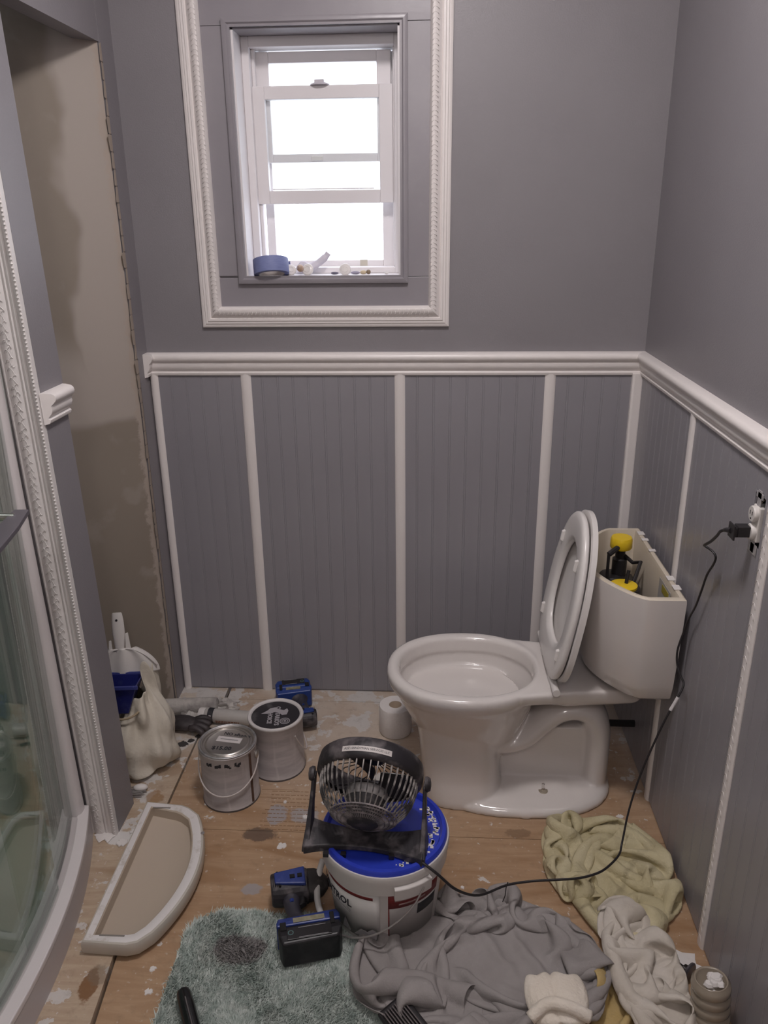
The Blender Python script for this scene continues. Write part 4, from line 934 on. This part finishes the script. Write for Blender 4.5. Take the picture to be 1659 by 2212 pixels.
def fastobj(name, V, quads, tris, m, parent, kind=None):
    me = bpy.data.meshes.new(name); nq_, nt_ = len(quads), len(tris)
    me.vertices.add(len(V)); me.vertices.foreach_set('co', V.astype(np.float32).ravel())
    me.loops.add(nq_*4+nt_*3); me.polygons.add(nq_+nt_)
    me.loops.foreach_set('vertex_index', np.concatenate([quads.ravel(), tris.ravel()]).astype(np.int32))
    me.polygons.foreach_set('loop_start', np.concatenate([np.arange(nq_)*4, nq_*4+np.arange(nt_)*3]).astype(np.int32))
    me.polygons.foreach_set('loop_total', np.concatenate([np.full(nq_, 4), np.full(nt_, 3)]).astype(np.int32))
    me.materials.append(m); me.update(calc_edges=True); me.polygons.foreach_set('use_smooth', [True]*len(me.polygons))
    o = bpy.data.objects.new(name, me); COL.objects.link(o); o.parent = parent
    if kind: o['kind'] = kind
    return o
V, Q, T = tufts(230000, rp, (RX0-.02, RX1+.02, -1.50, RY1+.02), .012, .024, .0011)
V[:,0] += .88; V[:,1] += 1.34
fastobj('pile', V, Q, T, RUGC, rug, 'stuff')

# ------------------------------------------------------------------ cloths: a small position-based drape
def cloth(w, h, step, foot, seed, z0=.004, zfun=None, thick=.010, squeeze=.8, iters=170, lift=.10, wall=None, rot=0, offs=(0,0), folds=None, lobes=None):
    """cloth w x h dropped and pushed together into an elliptic footprint foot=(cx,cy,ax,ay,angle)"""
    rs = np.random.RandomState(seed); n, m = int(w/step)+1, int(h/step)+1
    u, v = np.meshgrid(np.linspace(-w/2, w/2, n), np.linspace(-h/2, h/2, m), indexing='ij')
    P = np.zeros((n, m, 3)); c, s = math.cos(rot), math.sin(rot)
    P[...,0] = (c*u-s*v)*squeeze; P[...,1] = (s*u+c*v)*squeeze
    nz = np.zeros((n, m))
    for k in range(9):
        a = rs.uniform(0, 2*PI); f = rs.uniform(8, 30); ph = rs.uniform(0, 6.3); nz += np.sin((u*math.cos(a)+v*math.sin(a))*f+ph)/(1+f*.05)
    P[...,2] = lift+nz*.030
    if folds:
        for (a, f, amp) in folds: P[...,2] += amp*np.sin((u*math.cos(a)+v*math.sin(a))*f)
    cx, cy, ax, ay, ang = foot; ca, sa = math.cos(ang), math.sin(ang)
    P[...,0] += offs[0]; P[...,1] += offs[1]
    P[...,:2] += rs.normal(0, step*.06, (n, m, 2))
    vel = np.zeros_like(P); rest = step
    def con(A, B, L, k):
        d = P[B]-P[A]; l = np.sqrt((d*d).sum(-1, keepdims=True))+1e-9; cc = d*((l-L)/l*(.5*k)); P[A] += cc; P[B] -= cc
    sl = slice
    struct = []
    for o in (0, 1):
        e1 = (n-o)//2*2; struct.append(((sl(o,o+e1,2), sl(None)), (sl(o+1,o+e1,2), sl(None)), rest))
        e2 = (m-o)//2*2; struct.append(((sl(None), sl(o,o+e2,2)), (sl(None), sl(o+1,o+e2,2)), rest))
    dg = rest*math.sqrt(2)
    shear = [((sl(0,-1), sl(0,-1)), (sl(1,None), sl(1,None)), dg), ((sl(1,None), sl(0,-1)), (sl(0,-1), sl(1,None)), dg)]
    bend = [((sl(0,-2), sl(None)), (sl(2,None), sl(None)), 2*rest), ((sl(None), sl(0,-2)), (sl(None), sl(2,None)), 2*rest), ((sl(0,-4), sl(None)), (sl(4,None), sl(None)), 4*rest), ((sl(None), sl(0,-4)), (sl(None), sl(4,None)), 4*rest)]
    from mathutils.kdtree import KDTree
    NN = n*m
    for it in range(iters):
        t = it/iters; old = P.copy(); vel[...,2] -= .0011; P += vel
        big = 1+1.1*max(0, 1-t/.55)
        dx, dy = P[...,0]-cx, P[...,1]-cy; lx, ly = (ca*dx+sa*dy)/(ax*big), (-sa*dx+ca*dy)/(ay*big)
        rr = np.sqrt(lx*lx+ly*ly); lim = np.ones_like(rr)
        if lobes:
            th = np.arctan2(ly, lx)
            for kk, aa_, pp in lobes: lim += aa_*np.cos(kk*(th-pp))
        f = np.where(rr > lim, lim/np.maximum(rr, 1e-6), 1)
        f = 1-(1-f)*.6
        lx, ly = lx*f*ax*big, ly*f*ay*big; P[...,0] = cx+ca*lx-sa*ly; P[...,1] = cy+sa*lx+ca*ly
        for q in range(7):
            for A, B, L in struct: con(A, B, L, .95)
            for A, B, L in shear: con(A, B, L, .25)
            for A, B, L in bend:
                d = P[B]-P[A]; l = np.sqrt((d*d).sum(-1, keepdims=True))+1e-9; k = .10*np.where(l < L*.86, 1, .0); cc = d*((l-L*.86)/l*(.5*k)); P[A] += cc; P[B] -= cc
            fz = z0 if zfun is None else zfun(P[...,0], P[...,1])
            P[...,2] = np.maximum(P[...,2], fz)
            if wall is not None: P[...,0] = np.minimum(P[...,0], wall)
        if it % 4 == 0 and it > 8:
            F = P.reshape(-1, 3); kd = KDTree(NN)
            for q, p in enumerate(F.tolist()): kd.insert(p, q)
            kd.balance(); aa, bb_ = [], []
            for q, p in enumerate(F.tolist()):
                for (_, r, _d) in kd.find_range(p, thick):
                    if r > q and (abs(q//m-r//m) > 2 or abs(q % m-r % m) > 2): aa.append(q); bb_.append(r)
            if aa:
                a = np.array(aa); b_ = np.array(bb_); d = F[b_]-F[a]; l = np.sqrt((d*d).sum(1))[:,None]+1e-6; mv = d/l*(thick-l)*.5; mv[:,2] += np.where(d[:,2] > 0, 1, -1)*(thick-l[:,0])*.15
                np.add.at(F, a, -mv*.5); np.add.at(F, b_, mv*.5)
        vel = (P-old)*.93
        sp = np.sqrt((vel**2).sum(-1, keepdims=True)); vel *= np.minimum(1, .012/np.maximum(sp, 1e-9))
        low = P[...,2] < (z0 if zfun is None else zfun(P[...,0], P[...,1]))+.006; vel[low, :2] *= .4
    F = [(i*m+j, (i+1)*m+j, (i+1)*m+j+1, i*m+j+1) for i in range(n-1) for j in range(m-1)]
    return MB().add([tuple(p) for p in P.reshape(-1, 3)], F)
def fabric(name, c1, c2, bs=180, b=.5, ns=8):
    m, nq = newmat(name, .95); nq.base(nq.mix(nq.step(nq.noise(ns, 5, rough=.6), .35, .7), c1, c2))
    h = nq.math('ADD', nq.noise(bs, 3), nq.math('MULTIPLY', nq.noise(28, 3), 3.0)); nq.bump(h, b, .0022); return m
GCL = fabric('grey_jersey', (.285,.262,.255), (.325,.302,.295), 260, .35)
YCL = fabric('yellow_green_terry', (.50,.44,.27), (.60,.54,.36), 170, .9)
WCL = fabric('stained_beige_cotton', (.50,.45,.385), (.62,.575,.52), 120, .5, 5)
MCL = fabric('mustard_cloth', (.46,.33,.13), (.52,.40,.20), 160, .6)
CCL = fabric('canvas_white', (.60,.55,.46), (.68,.635,.55), 120, .5, 5)
SCL = fabric('off_white_terry', (.70,.63,.54), (.76,.70,.62), 190, .8)
tw = cloth(.80, .74, .0135, (-.178,-.848,.158,.218,.25), 21, thick=.017, wall=-.013, lift=.13, offs=(-.175,-.85), squeeze=.60, folds=[(.6, 24, .04), (2.1, 19, .03)], lobes=[(3, .08, -1.9), (5, .05, .6)])
tag(obj('yellow_towel', tw, YCL, smooth='all', solid=.007, sub=2), 'crumpled yellow green towel on the floor against the right wall', 'towel')
pz = lambda x, y: np.where(y < -1.02, .034, .008)
pn = cloth(1.12, .92, .0150, (-.535,-1.150,.278,.225,-.10), 5, thick=.014, zfun=pz, lift=.17, offs=(-.535,-1.16), squeeze=.60, folds=[(1.0, 24, .04), (2.4, 19, .03)], lobes=[(2, .04, 0), (5, .05, 1.2)])
tag(obj('grey_trousers', pn, GCL, smooth='all', solid=.0035, sub=2), 'crumpled grey sweatpants in front of the bucket', 'clothing')
yc = cloth(.16, .34, .015, (-.250,-1.225,.050,.15,.0), 8, thick=.008, lift=.03, offs=(-.250,-1.225), z0=.004, iters=90)
tag(obj('mustard_cloth', yc, MCL, smooth='all', solid=.006, sub=2), 'mustard yellow cloth sticking out between the grey and beige clothes', 'cloth')
ws = cloth(.50, .72, .0140, (-.160,-1.185,.082,.235,.14), 14, thick=.012, lift=.12, offs=(-.16,-1.18), squeeze=.66, z0=.034, wall=-.082, folds=[(.1, 38, .04)])
tag(obj('beige_shirt', ws, WCL, smooth='all', solid=.003, sub=2), 'stained beige shirt lying below the yellow towel', 'clothing')
# folded off-white terry sock on top of the trousers
sk_ = thing('white_sock', 'folded off-white terry sock on the grey sweatpants', 'sock', (-.388, -1.292, .112), (.15, 0, 0))
def sockhalf(dx, s, tilt):
    b = MB(); rings = []
    for i in range(1, 16):
        t = i/16; v_ = -0.065+.125*t; r = .040*math.sin(PI*min(1, t*.93+.07))**.42
        rings.append([(dx*.8+s*r*math.cos(2*PI*k/28)*(1+.05*math.sin(k)), v_+.006*math.cos(2*PI*k/28*2), .026*s*(r/.04)*math.sin(2*PI*k/28)*(1+.08*math.sin(3*k))) for k in range(28)])
    b.loft(rings); return b.xf(Matrix.Rotation(tilt, 4, 'Z'))
obj('cuff', sockhalf(-.026, .95, .22), SCL, sk_, smooth='all', sub=1); obj('sole', sockhalf(.030, 1.1, -.10), SCL, sk_, smooth='all', sub=1)
obj('fold', MB().tube(smooth_path([(-.055,-.050,.012),(-.02,-.030,.030),(.02,-.036,.034),(.062,-.046,.018)], 5), .013, 10), SCL, sk_, smooth='all')

# black ribbed brush head under the trousers
bb = thing('scrub_brush', 'black ribbed plastic brush head under the edge of the sweatpants', 'brush', (-.690, -1.320, .050), (math.radians(12), 0, math.radians(-52)))
obj('brush_body', MB().box(-.060,.075,-.035,.035,-.008,.008), BLACKP, bb, bevel=.007, seg=3)
for i in range(9): obj('rib', MB().box(-.045,.065,-.026+.006*i-.0012,-.026+.006*i+.0012,.006,.015), mat('rib_grey', (.12,.10,.10), .35), bb)
obj('rivet', MB().sphere((-.045,.015,.012), (.005,.004,.003), 10, 6), CHROME, bb, smooth=True)

# black tool handle at the bottom edge
th = thing('black_tool_handle', 'black rounded tool handle on the rug at the bottom edge', 'tool', (-1.180, -1.255, .040), (0, 0, math.radians(118-180)))
obj('handle', MB().lathe([(.008,-.0),(.014,.003),(.0165,.012),(.0175,.04),(.0175,.12),(.016,.15)], 24, axis='x'), mat('gloss_black', (.006,.006,.007), .22, coat=.3), th, smooth=True)
obj('groove', MB().box(.03,.13,-.0012,.0012,.0165,.0182), mat('grey_print_strip', (.10,.09,.09), .4), th)

# ------------------------------------------------------------------ canvas bag with pan and dustpan
bag = thing('canvas_bag', 'dirty white canvas bag standing beside the stub wall', 'bag', (-1.545, -.43, .004))
rs = np.random.RandomState(4); rings = []; NR, NK = 30, 72
for i in range(NR):
    t = i/(NR-1); z = .262*t
    base_r = .085+.030*math.sin(PI*min(1, t*1.05+.10))**.8-.030*t**2.2
    ring = []
    for k in range(NK):
        a = 2*PI*k/NK
        fold = .009*math.sin(4*a+2.6*math.sin(4*t)+.5)+.007*math.sin(9*a+6*t+1+1.5*math.sin(2*a))*(.5+t)+.004*math.sin(17*a-8*t+2*math.sin(3*a))*(.4+t)+.006*math.sin(13*t+3*a)
        r = base_r+fold; zz = z
        if t > .55:
            g = (t-.55)/.45
            zz += g**1.5*(.115*math.exp(-((a-math.radians(-8)+PI) % (2*PI)-PI)**2/.05)+.055*math.exp(-((a-math.radians(42)+PI) % (2*PI)-PI)**2/.10)+.03*math.exp(-((a-math.radians(-38)+PI) % (2*PI)-PI)**2/.10)-.030*math.exp(-((a-math.radians(-105)+PI) % (2*PI)-PI)**2/.35)+.02*math.sin(3*a))
            r += g*.012*math.sin(7*a+1)
        zz += .0*k
        if t < .12: zz += .012*max(0, math.cos(a-math.radians(-60)))*(1-t/.12)
        ring.append((r*math.cos(a)*.92-.006*t, r*math.sin(a)*1.02, zz))
    rings.append(ring)
b = MB().loft(rings, cap1=False)
obj('cloth_body', b, CCL, bag, smooth='all', solid=.003, sub=1)
obj('rope_seam', MB().tube(smooth_path([(.030,-.078,.235),(.012,-.092,.225),(-.02,-.096,.218),(-.05,-.085,.222)], 4), .0035, 8), mat('frayed_hem', (.38,.30,.20), .9), bag, smooth=True)
mp = thing('mud_pan', 'blue plastic mud pan tucked in the top of the canvas bag', 'pan', (-1.572, -.475, .225), (math.radians(-6), 0, math.radians(6)))
PB = mat('mud_pan_blue', (.012,.016,.13), .4, col2=(.05,.06,.18), nscale=30, namt=(.55,.8))
b = MB().loft([[(-.09,-.032,0),(.020,-.032,0),(.020,.032,0),(-.09,.032,0)], [(-.105,-.046,.095),(.055,-.046,.095),(.055,.046,.095),(-.105,.046,.095)], [(-.101,-.042,.095),(.051,-.042,.095),(.051,.042,.095),(-.101,.042,.095)], [(-.087,-.029,.004),(.017,-.029,.004),(.017,.029,.004),(-.087,.029,.004)]])
obj('pan_body', b, PB, mp, bevel=.002)
obj('pan_lip', MB().box(-.108,.060,-.053,-.046,.086,.098).box(-.108,.060,.046,.053,.086,.098), mat('pan_lip_blue', (.035,.045,.20), .4, col2=(.45,.43,.42), nscale=60, namt=(.62,.7)), mp, bevel=.002)
dp = thing('dustpan', 'white plastic dustpan with a hanging hole leaning against the bare wall', 'dustpan', (-1.588, -.395, .325), (math.radians(-14), 0, math.radians(12)))
rg = []
for i in range(19):
    t = i/18; r_d = .105*math.sin(PI*(.06+.44*(1-t)))**.6; rg.append([(x*r_d, -.018+.010*abs(x)**2-.004*math.cos(x*9), -.02+.080*t) for x in [q/12-1 for q in range(25)]])
dpb = obj('scoop', MB().loft(rg, False, False, closed=False), mat('dustpan_white', (.62,.59,.565), .4), dp, smooth='all', solid=.003)
obj('rim', MB().tube([(x*.100, -.016, .060*(1-abs(x)**2.2)-.001) for x in [q/12-1 for q in range(25)]], .0028, 8), MATS['dustpan_white'], dp, smooth='all')
b = MB().loft([[(.004+wd*c_x-.012, -.012+th_*s_x, z) for c_x, s_x in [(math.cos(2*PI*k/20), math.sin(2*PI*k/20)) for k in range(20)]] for z, wd, th_ in ((.045,.012,.006),(.07,.015,.007),(.11,.019,.008),(.145,.018,.007),(.168,.015,.005),(.172,.013,.004))])
hn = obj('handle', b, MATS['dustpan_white'], dp, smooth=True)
obj('hanging_hole', MB().lathe([(.0035,-.002),(.0035,.0005)], 14).xf(Matrix.Translation((-.010,-.0195,.150)) @ Matrix.Rotation(PI/2,4,'X')), DARK, hn)
obj('handle_fin', MB().loft([[(.008,-.014,.04),(.026,-.012,.04),(.026,-.006,.04),(.008,-.004,.04)], [(.010,-.012,.105),(.019,-.011,.108),(.019,-.006,.108),(.010,-.005,.105)]]).loft([[(-.042,-.014,.05),(-.030,-.012,.05),(-.030,-.006,.05),(-.042,-.004,.05)], [(-.039,-.012,.085),(-.032,-.011,.087),(-.032,-.006,.087),(-.039,-.005,.085)]]), MATS['dustpan_white'], dp, bevel=.002)
pb = thing('paint_brush', 'plaster-caked brush poking out from behind the stub wall', 'brush', (-1.540, -.592, .012), (0, 0, math.radians(8)))
rr = random.Random(8)
b = MB()
for i in range(34):
    y = -.020+.04*rr.random(); z = -.004+.010*rr.random(); b.tube([(0,y,z),(.03+.02*rr.random(), y+.008*(rr.random()-.5), z+.006*(rr.random()-.5))], .0012, 4)
obj('bristles', b, mat('caked_bristles', (.30,.28,.27), .9), pb, kind='stuff')
obj('plaster_clump', MB().sphere((.030,.012,.006), (.022,.013,.010), 12, 8), WHITE, pb, smooth='all')

# ------------------------------------------------------------------ caulk tube, roller, gloves in the back left
ct = thing('caulk_tube', 'silver caulk tube with a white cap lying beside the paint cans', 'tube', (-1.335, -.215, .026), (0, 0, math.radians(-6)))
obj('barrel', MB().lathe([(.024,-.075),(.0245,-.073),(.0245,.105),(.024,.107)], 32, axis='x'), mat('caulk_grey', (.44,.42,.40), .4, col2=(.52,.49,.46), nscale=10), ct, smooth=True)
obj('cap', MB().lathe([(.010,-.100),(.022,-.098),(.0235,-.092),(.0235,-.076)], 28, axis='x'), PLASTW, ct, smooth=True)
for (x0, x1, m_) in ((-.064,-.044, INK),):
    obj('label_band', MB().lathe([(.0249,x0),(.0249,x1)], 32, axis='x', cap0=False, cap1=False), m_, ct, smooth='all')
b = MB(); rr = random.Random(6)
for row in range(3):
    x = -.034
    while x < .05:
        l = .003+.007*rr.random(); a = math.radians(-52+row*17); b.add([(x,-.0250*math.cos(a),.0250*math.sin(a)),(x+l,-.0250*math.cos(a),.0250*math.sin(a)),(x+l,-.0250*math.cos(a+.17),.0250*math.sin(a+.17)),(x,-.0250*math.cos(a+.17),.0250*math.sin(a+.17))], [(0,1,2,3)]); x += l+.002
obj('label_print', b, mat('orange_brown_print', (.24,.09,.04), .5), ct, kind='stuff', solid=.0005)
obj('label_window', MB().loft([[(x,-.0253*math.cos(a),.0253*math.sin(a)) for x in (-.058,-.050)] for a in [math.radians(q) for q in (8,20,32)]], False, False, closed=False), MATS['label_white'], ct, solid=.0005)
pr = thing('paint_roller', 'fuzzy grey white paint roller lying in the back left corner', 'paint roller', (-1.480, -.165, .030), (0, 0, math.radians(6)))
obj('nap', MB().lathe([(.018,-.11),(.026,-.105),(.028,-.09),(.028,.08),(.026,.095),(.018,.10)], 40, axis='x'), mat('roller_nap', (.50,.47,.44), .95, col2=(.28,.26,.25), nscale=18, namt=(.45,.7), bump=1.0, bscale=110), pr, smooth=True)
obj('frame_rod', MB().tube(smooth_path([(.10,0,0),(.125,0,.0),(.130,-.02,-.005),(.08,-.060,-.012),(.02,-.075,-.014)], 4), .004, 8), STEEL, pr, smooth=True)
gl = thing('work_glove', 'black work glove crumpled beside the canvas bag', 'glove', (-1.462, -.262, .014), (0, 0, math.radians(-8)))
GM = mat('glove_black', (.030,.024,.026), .55, col2=(.075,.062,.066), nscale=16, namt=(.45,.7), bump=.3)
obj('palm', MB().loft([[(x, .028*wy*math.cos(2*PI*k/18), .014+hz*math.sin(2*PI*k/18)) for k in range(18)] for x, wy, hz in ((-.06,.9,.016),(-.03,1.15,.022),(.0,1.2,.022),(.03,1.0,.016),(.045,.7,.010))]), GM, gl, smooth='all')
for i, (dy, L_) in enumerate(((-.024,.045),(-.008,.055),(.009,.05),(.025,.04))):
    obj('finger', MB().tube(smooth_path([(.025,dy,.014),(.05,dy*1.3,.020),(.045+L_*.7,dy*1.6,.008)], 3), [.012]*3+[.010]*3+[.007], 8), GM, gl, smooth='all')
cr = thing('crumpled_plastic', 'crumpled dusty plastic sheet by the back left corner', 'plastic sheet', (-1.43, -.15, .0))
rs = np.random.RandomState(9); n = 22; b = MB(); pts = []
for i in range(n):
    for j in range(14):
        x = -.11+.22*i/(n-1); y = -.065+.13*j/13; e = min(1, (1-abs(2*i/(n-1)-1))*4)*min(1, (1-abs(2*j/13-1))*3)
        pts.append((x+rs.normal(0,.003)+.01*math.sin(j), y+rs.normal(0,.004)+.008*math.sin(i*.9), .003+e*(.012+.016*abs(math.sin(i*.9+j*.7)*math.cos(j*1.1-i*.5))+.004*rs.rand())))
b.add(pts, [(i*14+j, (i+1)*14+j, (i+1)*14+j+1, i*14+j+1) for i in range(n-1) for j in range(13)])
o = obj('sheet', b, mat('dusty_film', (.42,.39,.37), .5, col2=(.56,.53,.50), nscale=20), cr, solid=.0008)
ps = tag(obj('screwdriver_shaft', MB().tube([(-1.415,-.262,.008),(-1.33,-.270,.008),(-1.285,-.285,.008)], .0045, 8), BLACKP, smooth=True), 'thin dark rod on the floor between glove and paint can', 'rod')
for i, (x, y, a, l) in enumerate(((-1.415,-.300,.5,.030),(-1.385,-.305,.2,.012),(-1.455,-.345,1.2,.05),(-1.430,-.325,1.5,.03),(-1.46,-.39,.6,.02))):
    splat('dark_scrap', x, y, l*.42, 60+i, mat('dark_scrap_mat', (.05,.045,.045), .8), .004, floor, .003)

# ribbed flexible hose end with plaster at the lower right
hs = thing('ribbed_tube', 'beige ribbed plastic tube end filled with crumpled plaster at the lower right', 'tube', (-.055, -1.268, .004), (math.radians(-6), math.radians(-4), 0))
b = MB(); prof = []
for i in range(5):
    z = .012+.024*i; prof += [(.034,z),(.0385,z+.004),(.0395,z+.012),(.0385,z+.019),(.034,z+.023)]
prof = [(.030,0)]+prof+[(.0335,.134),(.032,.136),(.029,.132),(.027,.110)]
obj('ribbed_body', MB().lathe(prof, 40), mat('smoky_beige_plastic', (.30,.255,.20), .18, coat=.4), hs, smooth='all')
b = MB(); rr = random.Random(15)
for i in range(9): b.sphere((.020*(rr.random()-.5)+.004, .026*(rr.random()-.5), .128+.010*rr.random()), (.008+.006*rr.random(), .007+.006*rr.random(), .005+.004*rr.random()), 6, 4)
obj('plaster_lumps', b, WHITE, hs, kind='stuff')
dk_ = thing('metal_fitting', 'small dark metal fitting on the floor behind the ribbed tube', 'fitting', (-.072, -1.128, .006), (0, 0, math.radians(-50)))
obj('stem', MB().lathe([(.006,-.035),(.010,-.030),(.010,-.015),(.006,-.013),(.006,.0),(.012,.002),(.012,.014)], 18, axis='x').off((0,0,.012)), mat('black_metal', (.03,.025,.025), .3, .6), dk_, smooth=True)
obj('disc', MB().lathe([(.020,.014),(.021,.018),(.018,.021)], 22, axis='x').off((0,0,.018)), mat('grey_disc', (.12,.11,.12), .35, .5), dk_, smooth=True)
tag(obj('plaster_chip', MB().loft([[(-.030+.014*math.cos(a)*(1+.2*math.sin(3*a)), -1.165+.022*math.sin(a), z) for a in [2*PI*k/14 for k in range(14)]] for z in (.002, .014)]), mat('grey_chip2', (.35,.33,.32), .8), bevel=.002), 'flat grey chip of plaster beside the dark metal fitting', 'chip')

# ------------------------------------------------------------------ things on the window sill
SZ = WZ0+.004
tp = thing('tape_roll', 'roll of blue painter tape tilted on the window sill', 'tape', (-1.138, .006, SZ+.026), (math.radians(-16), math.radians(-5), 0))
BT = mat('painter_tape_blue', (.17,.20,.40), .6, col2=(.20,.235,.44), nscale=60, stretch=(1,1,8))
obj('tape', MB().lathe([(.040,-.022),(.053,-.022),(.0535,-.020),(.0535,.020),(.053,.022),(.040,.022)], 44, cap0=False, cap1=False), BT, tp, smooth=True)
obj('core', MB().lathe([(.040,-.022),(.040,.022),(.037,.022),(.037,-.022),(.040,-.022)], 40, cap0=False, cap1=False), mat('tape_core', (.42,.38,.36), .8), tp, smooth=True)
obj('loose_end', MB().loft([[(.028,.047,z),(.040,.052,z),(.052,.042,z)] for z in (-.020, .022)], False, False, closed=False), BT, tp, solid=.0008)
TS = mat('tissue_white', (.66,.63,.70), .9)
ti = thing('crumpled_tissue', 'crumpled white tissue twisted up behind the shell', 'tissue', (-1.020, .070, SZ))
obj('twist', MB().tube(smooth_path([(-.045,0,.012),(-.03,-.005,.030),(-.008,0,.022),(.016,.004,.032),(.040,.0,.050),(.050,.0,.062)], 5), [.006]+[.010]*8+[.012]*6+[.011]*6+[.009]*5, 9), TS, ti, smooth='all')
se = thing('sea_shell', 'small brown and white shell on the window sill', 'shell', (-1.052, .040, SZ+.012), (math.radians(60), 0, 0))
SHM = mat('shell_brown', (.42,.26,.16), .5, col2=(.65,.56,.50), nscale=60)
obj('whorl', MB().lathe([(.001,-.002),(.004,.003),(.006,.005),(.008,.010),(.010,.012),(.011,.018),(.009,.024),(.003,.030)], 18), SHM, se, smooth=True)
for i, (x, y, r_c, rot_, lbl) in enumerate(((-1.085,.042,.017,(1.15,0,.4),'white domed cap leaning beside the tape roll'), (-1.030,.032,.018,(1.2,0,-.2),'white domed cap in front of the crumpled tissue'), (-.916,.036,.0175,(1.35,0,0),'round white button cap standing alone right of the middle of the sill'))):
    t = thing('plastic_button', lbl, 'button', (x, y, SZ+r_c*.86), rot_, 'white caps on the window sill')
    obj('disc', MB().lathe([(r_c*.92,-.002),(r_c,.0),(r_c,.003),(r_c*.85,.006),(r_c*.3,.0075)], 28), PLASTW, t, smooth='all')
    obj('raised_ring', MB().lathe([(r_c*.5,.006),(r_c*.5,.0085),(r_c*.4,.0085),(r_c*.4,.006)], 24, cap0=False, cap1=False), PLASTW, t)
for i, (x, y, lx, ly, col_, nm, lbl) in enumerate(((-.950,.050,.012,.004,(.12,.11,.16),'pencil_stub','dark pencil stub left of the round white button cap'),(-.886,.048,.014,.005,(.28,.26,.34),'grey_screw_plug','grey plastic plug right of the round white button cap'),(-.862,.050,.010,.006,(.55,.45,.30),'wooden_peg','pale wooden peg on the window sill'),(-.846,.052,.007,.007,(.22,.16,.10),'brown_pebble','brown pebble beside the wooden peg'),(-.790,.040,.006,.005,(.75,.73,.72),'white_chip','tiny white chip at the right end of the sill'))):
    tag(obj(nm, MB().sphere((x, y, SZ+ly*.95), (lx, ly, ly), 12, 8), mat(nm+'_mat', col_, .5), smooth=True), lbl, 'small part')
ys = tag(obj('yellow_sticker', MB().box(-.875,-.852,.1005,.1015,SZ+.022,SZ+.040), mat('sticker_pale', (.62,.58,.50), .5)), 'pale square sticker stuck on the lower window frame', 'sticker')
ys.location.y = -.002
for o in list(bpy.data.objects):
    if o.parent is None and o.type == 'MESH' and 'kind' not in o and 'label' not in o: print('UNTAGGED', o.name)
print('objects', len(bpy.data.objects))
